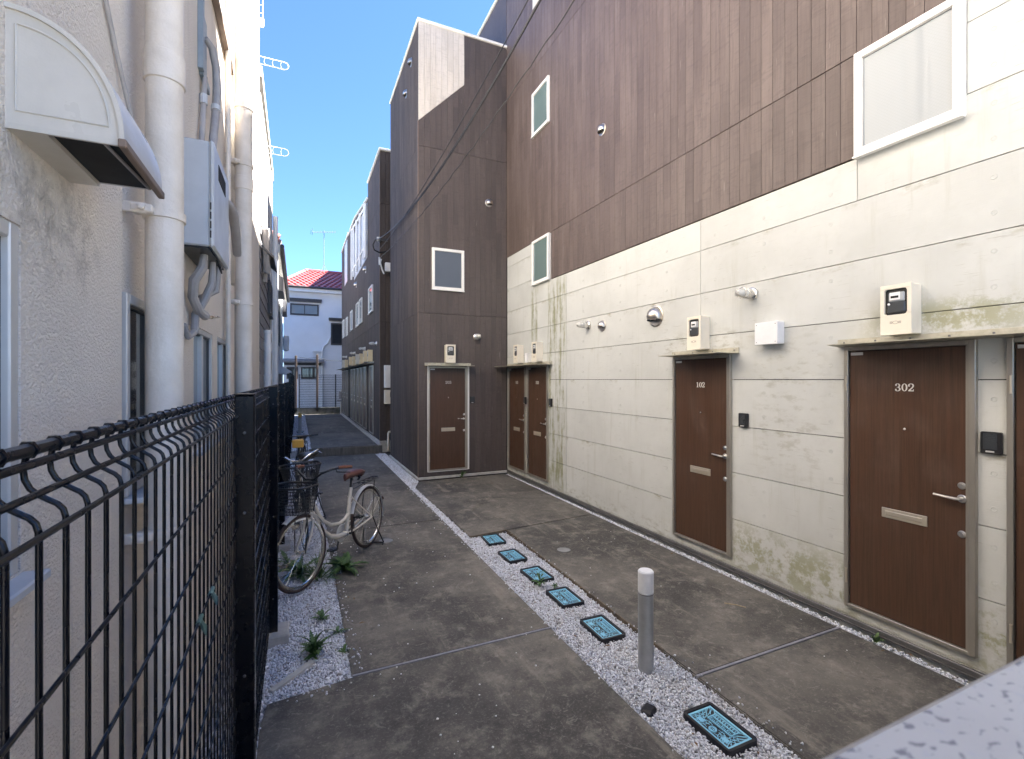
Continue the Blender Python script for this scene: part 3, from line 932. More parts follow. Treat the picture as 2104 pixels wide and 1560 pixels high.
meter((WX, 3.735, 2.214), RZ, 'ivory electricity meter box between the large steel vent hood and the junction box')
meter((WX, 7.41, 2.214), RZ, 'ivory electricity meter box above the right one of the two corner doors')
meter((WX, 8.19, 2.214), RZ, 'ivory electricity meter box above corner door 103 beside the dark bay')
meter((2.665, BY, 2.224), 0, 'ivory electricity meter box on dark boards above door 203')

def dome(r):
    g = G(); n, m = 16, 9
    zc = -.42 * r
    P = lambda i, k: Vector((r * math.sin(i * PI / 2 / m) * math.cos(2 * PI * k / n), -r * .98 * math.cos(i * PI / 2 / m), r * math.sin(i * PI / 2 / m) * math.sin(2 * PI * k / n)))
    idx = {}
    for i in range(m + 1):
        for k in range(n):
            p = P(i, k)
            if p.z < zc: p.y *= max(0, 1 - (zc - p.z) / (r * .58)) ; 
            idx[(i, k)] = len(g.v); g.v.append(tuple(p))
    for i in range(m):
        for k in range(n):
            l = (k + 1) % n
            q = (idx[(i, k)], idx[(i, l)], idx[(i + 1, l)], idx[(i + 1, k)])
            zm = sum(g.v[a][2] for a in q) / 4
            if zm > zc: g.f.append(q)
    return g
VM = {}
def vent(loc, rz, r, label, group='round stainless vent hoods'):
    t = thing('vent_hood', label, 'vent hood', loc, rz, group)
    if r not in VM:
        fl = G().lathe([(r * 1.14, .001), (r * 1.14, .006), (r * 1.04, .010), (r * .98, .010)], 24, (0, 0, 0), '-y')
        hd = dome(r)
        mo = G().prism([(r * .93 * math.cos(PI + PI * k / 14), r * .93 * math.sin(PI + PI * k / 14)) for k in range(15)], 2, -.46 * r, -.40 * r)
        lip = G().tube([(r * .91 * math.cos(PI + PI * k / 14), r * .91 * math.sin(PI + PI * k / 14), -.42 * r) for k in range(15)], r * .025, 6)
        VM[r] = (mesh_of('flange', fl, M['steel']), mesh_of('hood', hd, M['steel'], fix=False, ang=60), mesh_of('opening', mo, M['hole'], smooth=False), mesh_of('lip', lip, M['steel']))
    a, b, c, d = VM[r]
    link('flange', a, t); h = link('hood', b, t); link('opening', c, t); link('lip', d, h)
    return t
vent((3.888, 5.54, 5.40), RZ, .072, 'small steel vent hood high on the brown boards of the long wall')
vent((WX, 5.55, 2.655), RZ, .070, 'small steel vent hood on cream wall beside the glass lamp')
vent((WX, 4.46, 2.656), RZ, .112, 'large steel vent hood on cream wall left of meter 102')
vent((3.50, BY, 5.445), 0, .072, 'small steel vent hood on the dark bay above the window')
vent((2.07, 9.49, 8.25), RZ, .075, 'upper steel vent hood on the side of the dark bay near its roof')
vent((2.07, 9.96, 7.88), RZ, .075, 'lower steel vent hood on the side of the dark bay near its roof')

def lamp_meshes():
    b = G().lathe([(.052, .001), (.052, .018), (.046, .026), (.038, .03), (.036, .06)], 20, ax='-y')
    b.lathe([(.040, .060), (.040, .078), (.034, .080)], 20, ax='-y')
    gl = G().lathe([(.033, .078), (.034, .13), (.030, .155), (.020, .172), (.006, .180)], 18, ax='-y')
    ga = G()
    for k in range(4):
        a = PI / 4 + k * PI / 2; c, s = math.cos(a), math.sin(a)
        ga.tube([(c * .040, -.076, s * .040), (c * .041, -.13, s * .041), (c * .036, -.160, s * .036), (c * .022, -.182, s * .022), (0, -.191, 0)], .0028, 6)
    ga.tube([(.0415 * math.cos(k * PI / 10), -.125, .0415 * math.sin(k * PI / 10)) for k in range(20)], .0028, 6, True)
    return mesh_of('base', b, M['silver']), mesh_of('glass', gl, M['lampglass']), mesh_of('guard', ga, M['silver'])
LM = lamp_meshes()
def lamp(loc, rz, label):
    t = thing('wall_lamp', label, 'wall lamp', loc, rz, 'caged glass lamps on the walls')
    for nm, m in zip(('base', 'glass', 'guard'), LM): link(nm, m, t).scale = (1.18, 1.12, 1.18)
    return t
lamp((WX, 3.14, 2.705), RZ, 'caged glass wall lamp between meters 102 and 302')
lamp((WX, 5.90, 2.70), RZ, 'caged glass wall lamp beside a small vent hood on cream wall')
lamp((3.225, BY, 2.745), 0, 'caged glass wall lamp on the dark bay right of meter 203')

def inter_meshes():
    b = G().box(-.05, .05, -.030, 0, -.068, .068, .006)
    p = G().box(-.034, .030, -.0335, -.029, -.038, .058, .002)
    for k in range(4): p.box(-.026, .022, -.0350, -.033, .012 + k * .010, .016 + k * .010)
    n = G().box(-.022, .018, -.0345, -.029, -.058, -.048, .001)
    return mesh_of('housing', b, M['black']), mesh_of('speaker_panel', p, M['meterdark']), mesh_of('name_plate', n, M['winalu'])
IM = inter_meshes()
def intercom(loc, rz, label):
    t = thing('intercom', label, 'intercom', loc, rz, 'black intercoms beside the doors')
    for nm, m in zip(('housing', 'speaker_panel', 'name_plate'), IM): link(nm, m, t)
    return t
intercom((WX, 1.445, 1.51), RZ, 'black intercom between door 302 and the cut off door')
intercom((WX, 3.225, 1.51), RZ, 'black intercom right of door 102')
intercom((WX - .036, 7.945, 1.51), RZ, 'black intercom between doors 103 and 303')
intercom((WX, 7.03, 1.51), RZ, 'black intercom right of door 303 on the stained panel')
intercom((3.14, BY, 1.50), 0, 'black intercom right of door 203 on dark boards')

def jbox(loc, rz, w, h, d, label):
    t = thing('junction_box', label, 'junction box', loc, rz)
    link('box', mesh_of('box', G().box(-w / 2 + .004, w / 2 - .004, -d + .02, 0, 0, h, .004), M['boxwhite']), t)
    link('cover', mesh_of('cover', G().box(-w / 2, w / 2, -d, -d + .021, -.003, h + .003, .003), M['boxwhite']), t)
    s = G()
    for x in (-1, 1):
        for z in (.02, h - .02): s.lathe([(.004, d), (.004, d + .001), (.001, d + .0015)], 8, (x * (w / 2 - .02), 0, z), '-y')
    link('screws', mesh_of('screws', s, M['aluedge']), t)
jbox((WX, 2.925, 2.215), RZ, .225, .195, .10, 'blank white junction box on the cream wall between doors 102 and 302')
jbox((WX, 7.80, 2.216), RZ, .10, .16, .10, 'small white box between the two far meter boxes over doors 103 and 303')

# ------------------------------------------------------------------ second terrace up the step
b2 = thing('apartment_building', 'far dark boarded terrace on the raised path with a long row of dark doors', 'building', (2.0, 13.0, .2), world=True)
mk('core', G().prism([(13.03, .1), (25.08, .1), (25.08, 8.2), (21.6, 8.2), (21.6, 8.1), (19.4, 8.1), (15.4, 7.55), (15.38, 8.02), (13.03, 8.02)], 0, 2.03, 9), M['backing'], b2, smooth=False)
mk('unseen_shade_wing', G().box(5.2, 12, 26, 40, 0, 13.75), M['siding_dark'], b2, smooth=False)  # unseen block added to throw shade on the red tiled roof
gs = G(); n = 104; ps = (25.1 - 13.0) / n
doorsY = [14.14, 15.65, 16.60, 17.60, 18.70, 19.70, 21.70, 22.80, 23.80]
b2h = [(y, y + DOOR_W, .3, 2.36) for y in doorsY]
b2w = [(14.24, 15.06, 3.9, 4.67), (16.75, 17.45, 3.84, 4.69), (17.75, 18.5, 3.84, 4.69), (19.87, 20.6, 3.9, 4.68), (21.9, 22.55, 3.85, 4.65), (23.55, 24.3, 3.9, 4.72)]
def topz(y):
    if y < 15.4: return 8.02
    if y < 19.4: return 7.55 + .55 * (y - 15.4) / 4
    if y < 21.6: return 8.1
    return 8.2
for k in range(n):
    y0 = 13.0 + k * ps; y1 = y0 + ps - .006
    hs = [h for h in b2h + b2w if h[0] < y1 and h[1] > y0]
    tz = topz(y0 + ps / 2)
    for z0, z1 in ((.26, 3.44), (3.45, 6.6), (6.61, tz)):
        x0 = 2.0 + rnd.uniform(-.001, .001)
        for a, b, c, d in cells(y0, y1, z0, z1, hs): gs.box(x0, 2.028, a, b, c, d)
for k in range(16):
    x0 = 2.03 + k * .1166
    for z0, z1 in ((.26, 3.44), (3.45, 6.6), (6.61, 8.02)): gs.box(x0, x0 + .111, 13.0 + rnd.uniform(-.001, .001), 13.028, z0, z1)
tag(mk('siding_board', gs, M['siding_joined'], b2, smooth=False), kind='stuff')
mk('base_flashing', G().box(1.975, 3.9, 12.97, 13.02, .215, .26, .004).box(1.975, 2.01, 13.02, 25.1, .215, .26, .004), M['kerb'], b2)
mk('foundation', G().box(2.02, 3.9, 13.01, 13.2, -.05, .215), M['kerb'], b2)
cg = G().box(1.96, 4, 12.96, 13.06, 8.03, 8.08, .005).box(1.96, 2.06, 13.06, 15.38, 8.03, 8.08, .005).box(1.96, 2.06, 19.4, 21.6, 8.11, 8.16, .005).box(1.96, 2.06, 21.6, 25.1, 8.21, 8.26, .005)
cg.prism([(15.4, 7.56), (19.4, 8.11), (19.4, 8.16), (15.4, 7.61)], 0, 1.96, 2.06)
mk('roof_coping', cg, M['white'], b2)
mk('corner_trim', G().box(1.99, 2.0, 12.985, 13.0, .26, 8.02, .002), M['trimbrown'], b2)
# pale panels coloured as sky reflected in the siding, and the pipe screen
pn = plain('sky_sheen_blue_grey', (.50, .51, .52), rough=.45, world=True)
for y0, y1, z0, z1 in ((15.45, 19.3, 5.75, 7.50), (22.1, 23.4, 6.25, 8.12)):
    k = int((y1 - y0) / .45)
    for j in range(k):
        a = y0 + (y1 - y0) * j / k
        zt = min(z1, topz(a + .05) - .1)
        mk('sky_sheen_panel', G().box(1.986, 1.998, a + .005, a + (y1 - y0) / k - .005, z0, zt, .002), pn, b2)
for i, y in enumerate((15.42, 15.75, 16.9, 17.9, 18.9, 19.6)):
    mk('drain_pipe', G().tube([(1.93, y, 7.4 + .08 * i), (1.93, y, 5.72 + .02 * i)], .04, 8), M['white'], b2)
mk('screen_rail', G().tube([(1.94, 15.4, 6.15), (1.94, 19.7, 6.15)], .022, 6).tube([(1.94, 15.4, 7.35), (1.94, 19.7, 7.8)], .03, 6), M['white'], b2)
for y in doorsY: door(b2, (2.0, y + DOOR_W, .31), RZ, None, None, False)
for (y0, y1, z0, z1) in b2w: window(b2, (1.992, y1, z0), RZ, y1 - y0, z1 - z0, 'glass_far', .042)
canopy(b2, (2.0, 25.0, 2.375), RZ, 10.9, .28, 0)
for i, y in enumerate((14.45, 15.45, 16.5, 17.55, 18.7, 20.0, 21.9, 23.2)):
    w = ('nearest', 'second', 'third', 'fourth', 'fifth', 'third from the far end', 'second from the far end', 'last at the far end')[i] + ' of the row over the far terrace doors'
    meter((2.0, y, 2.43 + (.0, .03, -.01, .02)[i % 4]), RZ, ('yellow' if i not in (3, 7) else 'pale') + ' meter box, ' + w, 'meter boxes along the far terrace', i not in (3, 7))
for y, w in ((13.55, 'nearest of the lamps on the far terrace'), (16.0, 'second of the lamps on the far terrace, over the meter boxes'), (18.9, 'third of the lamps on the far terrace, over the meter boxes'), (22.3, 'farthest of the lamps on the far terrace')):
    lamp((2.0, y, 2.90), RZ, 'caged glass lamp, ' + w)
vent((2.0, 15.9, 5.45), RZ, .10, 'nearer of two white vent hoods under the pipe screen on the far terrace')
vent((2.0, 18.6, 5.45), RZ, .10, 'farther of two white vent hoods under the pipe screen on the far terrace')
t = thing('meter_cabinet', 'tall pale cabinet on the near end wall of the far terrace', 'cabinet', (2.2, 13.0, 1.68))
link('casing', mesh_of('casing', G().box(-.10, .16, -.12, 0, 0, .60, .008), M['boxwhite']), t)
link('window', mesh_of('window', G().box(.05, .12, -.124, -.118, .26, .40), M['black'], smooth=False), t)
t = thing('meter_cabinet', 'short tan cabinet below the pale one on the end wall of the far terrace', 'cabinet', (2.2, 13.0, 1.25))
link('casing', mesh_of('casing', G().box(-.10, .16, -.13, 0, 0, .37, .008), M['offwhite']), t)
link('window', mesh_of('window', G().box(.04, .12, -.134, -.128, .18, .31), M['black'], smooth=False), t)
tag(mk('standpipe', G().tube([(2.30, 12.99, .50), (2.30, 12.90, .505), (2.27, 12.90, .505), (2.215, 12.90, .50), (2.20, 12.90, .46), (2.20, 12.90, .0)], .028, 10).tube([(2.20, 12.90, .28), (2.20, 12.90, .32)], .034, 10), M['offwhite']),
    'ivory standpipe with an elbow at the step before the far terrace', 'pipe')

# ------------------------------------------------------------------ cream stuccoed building on the left
LZ = PI / 2
LX = -.46
lb = thing('stucco_building', 'cream stuccoed building close on the left behind the black fence', 'building', (LX, 1.0, 0), world=True)
lw = [(.20, 1.155, 1.55, 2.18), (1.755, 2.06, 1.55, 2.16), (2.72, 3.29, 1.55, 2.165), (3.46, 4.06, 1.55, 2.17)]
g = G()
for a, b, c, d in cells(-3, 1.70, -.06, 4.14, lw): g.box(-.62, LX, a, b, c, d)
for a, b, c, d in cells(1.70, 2.36, -.06, 4.14, lw): g.box(-.62, LX - .022, a, b, c, d)
for a, b, c, d in cells(2.36, 7.04, -.06, 4.14, lw): g.box(-.62, LX, a, b, c, d)
g.box(-.62, LX, -3, 7.04, 4.14, 9.0)
mk('wall', g, M['stucco'], lb, smooth=False)
mk('core', G().box(-8, -.63, -2.98, 7.03, -.06, 8.98), M['backing'], lb, smooth=False)
mk('roof_edge', G().box(-8, -.40, -3.05, 7.09, 9.0, 9.12, .01), M['fascia'], lb)
mk('ledge', G().box(-.46, -.425, -3, 4.0, 4.12, 4.16, .004), M['trimbrown'], lb)
mk('pilaster', G().box(-.459, -.42, 4.02, 4.10, 2.6, 9.0, .01), M['cream_wall'], lb)
for (a, b, c, d), gl in zip(lw, ('glass_dark', 'glass_dark', 'glass_grey', 'glass_grey')):
    o = window(lb, (LX - .036, a, c), LZ, b - a, d - c, gl, .030, 'winalu', 'window', False, (b - a) > .5)
    link('sill', mesh_of('sill', G().box(-.012, b - a + .012, -.075, .0, -.02, -.003, .003), M['heater']), o)
mk('conduit', G().tube([(-.452, 1.18, 3.2), (-.452, 1.45, 2.98), (-.452, 1.62, 2.80), (-.44, 1.74, 2.63)], .006, 8), M['wrap'], lb)

def drainpipe(x, y, r, z0, z1, rings, brackets, label, side=1):
    t = thing('drainpipe', label, 'drainpipe', (x, y, z0), world=True)
    mk('pipe', G().tube([(x, y, z0), (x, y, z1)], r, 28), M['pipe'], t)
    for z in rings: mk('socket', G().lathe([(r + .0005, z - .09), (r + .005, z - .088), (r + .005, z), (r + .0005, z + .003)], 28, (x, y, 0)), M['pipe'], t)
    for z in brackets:
        mk('bracket', G().lathe([(r + .001, z - .014), (r + .006, z - .013), (r + .006, z + .013), (r + .001, z + .014)], 28, (x, y, 0))
           .box(LX - .03, x - r * .6, y - .075, y - .058, z - .016, z + .016, .003).box(x - r - .02, x - r * .3, y - .078, y - .03, z - .013, z + .013, .004).lathe([(.010, 0), (.010, .012), (.004, .015)], 8, (x - r * .8, y - .08, z), '-y'), M['pipe'], t)
    return t
drainpipe(-.388, 1.84, .051, -.05, 9, (2.93,), (2.42, 1.42), 'thick cream drainpipe nearest the camera, strapped to the left wall')
drainpipe(-.352, 3.86, .056, -.05, 9, (3.9, 3.33), (3.42, 2.44), 'cream drainpipe farther along the left wall, lit by sun at its top')
tag(mk('drainpipe', G().tube([(-.43, 3.72, 1.0), (-.43, 3.72, 6.5)], .016, 10).tube([(-.43, 3.72, 2.5), (-.43, 3.72, 2.54)], .021, 10), M['pipe']), 'slim cream pipe running close behind the sunlit drainpipe', 'drainpipe')

# range hood cover
t = thing('exhaust_hood', 'quarter round cream exhaust hood with a dark open underside, jutting from the left wall', 'exhaust hood', (LX, 1.105, 2.345), world=True)
def arcp(rx, rz_, n=16, x0=LX, z0=2.345): return [(x0 + rx * math.sin(i * PI / 2 / n), z0 + rz_ * math.cos(i * PI / 2 / n)) for i in range(n + 1)]
o_ = arcp(.166, .205); i_ = arcp(.158, .196)
g = G()
for k in range(16): g.prism([o_[k], o_[k + 1], i_[k + 1], i_[k]], 1, 1.100, 1.372)
mk('curved_cover', g, M['hood'], t, ang=50)
for y0, y1 in ((1.105, 1.113), (1.358, 1.366)):
    mk('side_panel', G().prism([(LX, 2.345)] + i_[:-1] + [(LX + .158, 2.345)], 1, y0, y1), M['hood'], t)
ri = arcp(.128, .150, 14, LX + .014, 2.367)
mk('pressed_rib', G().tube([(x, 1.104, z) for x, z in ri] + [(LX + .014, 1.104, 2.367)], .0020, 6, True), M['hood'], t)
mk('bottom_lip', G().box(LX, LX + .158, 1.105, 1.111, 2.335, 2.345), M['hood'], t)
mk('bottom_plate', G().box(LX, LX + .052, 1.111, 1.36, 2.336, 2.345), M['hood'], t)
mk('drip_edge', G().box(LX + .157, LX + .170, 1.096, 1.376, 2.330, 2.346, .002), M['trimbrown'], t)
mk('inside', G().box(LX + .053, LX + .156, 1.114, 1.357, 2.3445, 2.349), M['hole'], t, smooth=False)
mk('brace', G().tube([(LX + .13, 1.118, 2.342), (LX + .146, 1.35, 2.342)], .0035, 6), M['wrap'], t)

# gas water heater
t = thing('water_heater', 'grey wall mounted gas water heater with lagged pipes beneath', 'water heater', (LX, 2.38, 2.47), world=True)
HX = -.327
mk('casing', G().box(LX, HX - .018, 2.38, 2.85, 2.47, 2.92, .006), M['heater'], t)
fp = mk('front_cover', G().box(HX - .019, HX, 2.372, 2.858, 2.465, 2.925, .010), M['heater'], t)
s = G()
for z in (2.505, 2.545, 2.585, 2.625): s.box(HX - .014, HX - .009, 2.3705, 2.374, z, z + .03)
mk('side_slots', s, M['hole'], t, smooth=False)
mk('exhaust_grille', G().box(HX - .002, HX + .002, 2.50, 2.72, 2.80, 2.87), M['hole'], t, smooth=False)
mk('underside', G().box(LX + .004, HX - .02, 2.39, 2.84, 2.462, 2.469), M['black'], t)
mk('lagged_pipe', G().tube([(-.385, 2.52, 2.47), (-.388, 2.50, 2.40), (-.42, 2.50, 2.34), (-.43, 2.53, 2.27), (-.42, 2.60, 2.22), (-.40, 2.66, 2.20)], [.013, .020, .021, .020, .021, .020], 10), M['wrap'], t)
mk('lagged_pipe', G().tube([(-.37, 2.66, 2.47), (-.375, 2.66, 2.36), (-.40, 2.64, 2.28), (-.435, 2.62, 2.20), (-.435, 2.60, 2.12), (-.445, 2.52, 2.09), (-.455, 2.48, 2.14)], [.012, .017, .018, .018, .017, .014, .012], 10), M['wrap'], t)
mk('lagged_pipe', G().tube([(-.36, 2.76, 2.47), (-.37, 2.76, 2.34), (-.43, 2.74, 2.30), (-.46, 2.74, 2.28)], .015, 10), M['wrap'], t)
mk('valve', G().tube([(-.385, 2.52, 2.44), (-.385, 2.52, 2.475)], .014, 8), M['silver'], t)
mk('valve', G().tube([(-.40, 2.66, 2.20), (-.375, 2.72, 2.205)], .010, 8).tube([(-.372, 2.72, 2.205), (-.36, 2.75, 2.21)], .006, 8), M['silver'], t)
mk('wire', G().tube([(-.35, 2.6, 2.47), (-.335, 2.62, 2.43), (-.34, 2.7, 2.42), (-.36, 2.72, 2.47)], .004, 6), M['cable'], t)
mk('flue_elbow', G().tube([(-.345, 2.84, 2.82), (-.335, 2.93, 2.83), (-.325, 3.02, 2.81), (-.325, 3.12, 2.75), (-.33, 3.22, 2.70), (-.335, 3.30, 2.66)], [.018, .024, .025, .025, .024, .023], 12), M['wrap'], t)

t = thing('cable_duct', 'blue grey metal channel with lagged pipes running down to the water heater', 'pipe duct', (LX, 2.85, 3.3), world=True)
mk('channel', G().box(LX, -.435, 2.82, 2.86, 3.47, 3.86, .002).box(LX, -.44, 2.86, 3.06, 3.46, 3.50, .002).box(LX, -.455, 2.86, 3.06, 3.50, 3.84), M['galv'], t)
mk('lagged_pipe', G().tube([(-.45, 2.98, 3.72), (-.425, 3.02, 3.70), (-.41, 3.05, 3.62), (-.405, 3.05, 3.5), (-.405, 2.98, 3.3), (-.405, 2.80, 2.92)], [.015, .018, .02, .021, .020, .019], 12), M['wrap'], t)
mk('lagged_pipe', G().tube([(-.44, 2.9, 3.47), (-.44, 2.86, 3.3), (-.435, 2.74, 2.92)], .013, 10), M['wrap'], t)
mk('tape_band', G().tube([(-.405, 3.005, 3.38), (-.405, 2.995, 3.35)], .0235, 12), M['heater'], t)
mk('tape_band', G().tube([(-.44, 2.868, 3.36), (-.44, 2.862, 3.31)], .018, 10), M['heater'], t)

# drying pole brackets on the balcony
def pole_bracket(loc, label, up=False):
    t = thing('laundry_bracket', label, 'laundry bracket', loc)
    g = G(); L = .365
    pts = [(0, 0, .035), (L - .03, 0, .035)] + [(L - .03 + .035 * math.sin(a), 0, .035 * math.cos(a)) for a in (PI / 6, PI / 3, PI / 2, 2 * PI / 3, 5 * PI / 6)] + [(L - .03, 0, -.035), (0, 0, -.035)]
    g.tube(pts, .0032, 5)
    for x in (.10, .17, .24, .31): g.tube([(x, 0, .035), (x - .008, 0, 0), (x, 0, -.035)], .0022, 5)
    b = G().box(-.02, .05, -.012, .012, -.045, .045, .004)
    if up:
        for q in (g, b): q.v = [(z * 1.0 + .05, y, x) for x, y, z in q.v]
    link('arm', mesh_of('arm', g, M['white']), t); link('mount', mesh_of('mount', b, M['white']), t)
pole_bracket((-.45, 5.0, 4.88), 'upper white pole bracket sticking out from the left wall against the sky')
pole_bracket((-.45, 5.05, 4.08), 'lower white pole bracket sticking out from the left wall against the sky')
pole_bracket((-.36, 4.6, 4.95), 'white pole bracket folded upright near the top edge of the left wall', True)

# ------------------------------------------------------------------ neighbours further along the left
h2 = thing('house', 'narrow house beyond the stuccoed building, grey lap siding under a cream upper wall', 'house', (LX, 7.1, 0), world=True)
g = G()
for k in range(23): g.prism([(-.47, .1 + k * .17), (-.45, .1 + k * .17), (-.462, .1 + (k + 1) * .17), (-.47, .1 + (k + 1) * .17)], 1, 7.08, 9.6)
tag(mk('lap_board', g, M['lap'], h2, smooth=False), kind='stuff')
mk('wall', G().box(-7, -.471, 7.08, 9.6, -.06, 5.70).box(-.472, -.45, 7.08, 9.6, 4.02, 5.70).box(-7, -.44, 9.6, 10.1, -.06, 5.69), M['cream_wall'], h2, smooth=False)
mk('roof', G().prism([(7.0, 5.86), (10.2, 5.70), (10.2, 5.84), (7.0, 6.0)], 0, -7, -.425), M['fascia'], h2, smooth=False)
mk('eave_line', G().prism([(7.0, 5.845), (10.2, 5.685), (10.2, 5.70), (7.0, 5.86)], 0, -.6, -.430), M['sash_dark'], h2, smooth=False)
mk('awning', G().prism([(-.46, 3.75), (-.30, 3.60), (-.30, 3.57), (-.46, 3.70)], 1, 7.3, 8.3), M['sash_dark'], h2, smooth=False)
for y in (8.8, 9.3): window(h2, (-.448, y, 3.0), LZ, .3, .55, 'glass_dark', .04, 'sash_dark')
mk('exhaust_hood', G().box(-.46, -.40, 7.6, 7.72, 3.28, 3.42, .015), M['wrap'], h2)
mk('flexible_duct', G().tube([(-.40 + .006 * math.sin(k * 2.1), 7.25 + .02 * k, 3.95 - .05 * k) for k in range(12)], .05, 8), M['wrap'], h2)
tag(mk('drainpipe', G().tube([(-.41, 7.9, .1), (-.41, 7.9, 2.6)], .05, 12).tube([(-.41, 7.9, 1.9), (-.41, 7.9, 1.98)], .06, 12).tube([(-.41, 7.9, 2.3), (-.41, 7.9, 2.45)], .06, 12).tube([(-.41, 7.9, 2.58), (-.41, 7.9, 2.63)], .058, 12), M['boxwhite']), 'stout white vent pipe with sockets standing by the lap sided house', 'pipe')
tag(mk('drainpipe', G().tube([(-.39, 10.1, .1), (-.39, 10.1, 5.0)], .045, 10).tube([(-.39, 10.1, 1.9), (-.39, 10.1, 1.98)], .055, 10), M['boxwhite']), 'tall white drainpipe at the far corner of the lap sided house', 'drainpipe')

h3 = thing('house', 'pale house on the left further back with stacked dark window hoods under a tiled eave', 'house', (-.62, 14.6, 0), world=True)
mk('wall', G().box(-8, -.62, 14.6, 24.2, -.06, 5.5), M['render_white'], h3, smooth=False)
mk('gable', G().prism([(-8, 5.5), (-.64, 5.5), (-4, 6.7), (-8, 6.7)], 1, 14.62, 24.1), M['render_white'], h3, smooth=False)
mk('roof', G().prism([(-8, 7.6), (-4, 7.0), (-.44, 5.55), (-.40, 5.68), (-4, 7.2), (-8, 7.8)], 1, 14.3, 24.5), M['lap'], h3, smooth=False)
for k in range(6):
    mk('verge_tile', G().tube([(-.46 - k * .24, 14.28, 5.72 + k * .1), (-.72 - k * .24, 14.28, 5.85 + k * .1)], .10, 10), M['roof_orange'], h3)
mk('eave_board', G().box(-.62, -.45, 14.35, 24.4, 5.34, 5.52), M['fascia'], h3)
mk('barge_board', G().prism([(-.44, 5.36), (-.44, 5.56), (-4, 7.0), (-4, 6.8)], 1, 14.32, 14.40), M['fascia'], h3, smooth=False)
mk('gutter', G().tube([(-.39, 14.3, 5.52), (-.39, 24.4, 5.52)], .055, 8), M['sash_dark'], h3)
for y, z in ((15.2, 4.75), (18.6, 4.6)):
    mk('window_hood', G().prism([(-.62, z + .25), (-.38, z + .08), (-.38, z - .3), (-.62, z - .3)], 1, y, y + 1.6), M['sash_dark'] if y < 18 else M['lap'], h3, smooth=False)
for y, z, h in ((15.3, 2.6, 1.9), (17.4, 3.1, 1.4), (20.5, 2.9, 1.2)): window(h3, (-.615, y, z), LZ, 1.5, h, 'glass_dark', .06, 'sash_dark')
mk('window_hood', G().prism([(-.62, 2.45), (-.22, 2.2), (-.22, 2.1), (-.62, 2.1)], 1, 18.5, 21), M['render_white'], h3, smooth=False)
mk('drain_pipe', G().tube([(-.55, 14.9, 0), (-.55, 14.9, 5.4)], .05, 8), M['boxwhite'], h3)
mk('drain_pipe', G().tube([(-.52, 18, 2.4), (-.52, 18, 5.3)], .045, 8), M['boxwhite'], h3)
mk('gas_bottle', G().lathe([(.02, 3.0), (.10, 3.04), (.11, 3.5), (.09, 3.6), (.03, 3.62)], 12, (-.42, 20.5, 0)), M['boxwhite'], h3)

# ------------------------------------------------------------------ house at the end of the lane
h4 = thing('house', 'white rendered house with a red tiled roof closing the end of the lane', 'house', (.8, 28, 0), world=True)
mk('wall', G().box(-.70, 9, 28, 36, -.06, 6.85), M['render_white'], h4, smooth=False)
ev = -.95
# tiled hipped slope facing the lane
def tile_roof():
    g = G(); n, rows = 30, 11
    x0, x1 = -1.0, 9.0
    y0, z0 = 27.55, 6.83; y1, z1 = 31.2, 8.45
    tw = .30
    for r_ in range(rows):
        f0, f1 = r_ / rows, (r_ + 1.12) / rows
        ya, za = y0 + (y1 - y0) * f0, z0 + (z1 - z0) * f0
        yb, zb_ = y0 + (y1 - y0) * f1, z0 + (z1 - z0) * f1
        xl = x0 + (f0 * 1.5)
        k = 0; x = xl
        while x < 5.6:
            pr = []
            for i in range(7):
                a = i / 6
                h = .055 * math.sin(PI * min(1, a / .72)) if a < .72 else -.012
                pr.append((x + tw * a, h))
            vs = [(px, ya, za + h + .035) for px, h in pr] + [(px, yb, zb_ + h) for px, h in pr] + [(px, ya, za + h - .01) for px, h in pr]
            fs = [(i, i + 1, 8 + i, 7 + i) for i in range(6)] + [(i + 1, i, 14 + i, 15 + i) for i in range(6)]
            g.add(vs, fs); x += tw
    return g
tag(mk('roof_tile', tile_roof(), M['roof_red'], h4, fix=False, ang=40), kind='stuff')
mk('roof', G().add([(-1.0, 27.6, 6.80), (9.5, 27.6, 6.80), (8, 31.2, 8.40), (.55, 31.2, 8.40), (-1.0, 36.4, 6.8), (9.5, 36.4, 6.8), (8, 33, 8.4), (.55, 33, 8.4)],
   [(0, 1, 2, 3), (4, 7, 6, 5), (0, 3, 7, 4), (3, 2, 6, 7), (1, 5, 6, 2)]), M['roof_red'], h4, smooth=False)
mk('ridge_tile', G().tube([(.5, 31.25, 8.47), (8, 31.25, 8.47)], .12, 8).tube([(-1.0, 27.6, 6.9), (.5, 31.2, 8.5)], .10, 8), M['roof_red'], h4)
mk('eave_board', G().box(-.95, 9.4, 27.62, 28.0, 6.60, 6.80), M['boxwhite'], h4)
mk('gutter', G().tube([(-1.0, 27.52, 6.82), (9.4, 27.52, 6.82)], .06, 8), M['sash_dark'], h4)
def hwin(x, z, w, h, glass, bars=False):
    o = window(h4, (x, 28.0, z), 0, w, h, glass, .07, 'sash_dark', 'window', True, True)
    link('window_hood', mesh_of('window_hood', G().box(-.12, w + .15, -.30, -.0, h + .16, h + .26, .01).box(-.10, w + .12, -.27, 0, h + .10, h + .16), M['sash_dark']), o)
    if bars:
        b = G()
        for k in range(8): b.box(.05 + k * (w - .1) / 7 - .01, .05 + k * (w - .1) / 7 + .01, -.10, -.08, .05, h - .05)
        link('window_bars', mesh_of('window_bars', b, M['sash_dark']), o)
hwin(-.38, 5.38, 1.42, .60, 'glass_grey')
hwin(1.66, 3.82, 1.5, 1.20, 'glass_dark')
hwin(.15, 1.95, .85, .62, 'glass_dark', True)
hwin(-.55, 1.95, .55, .62, 'glass_dark')
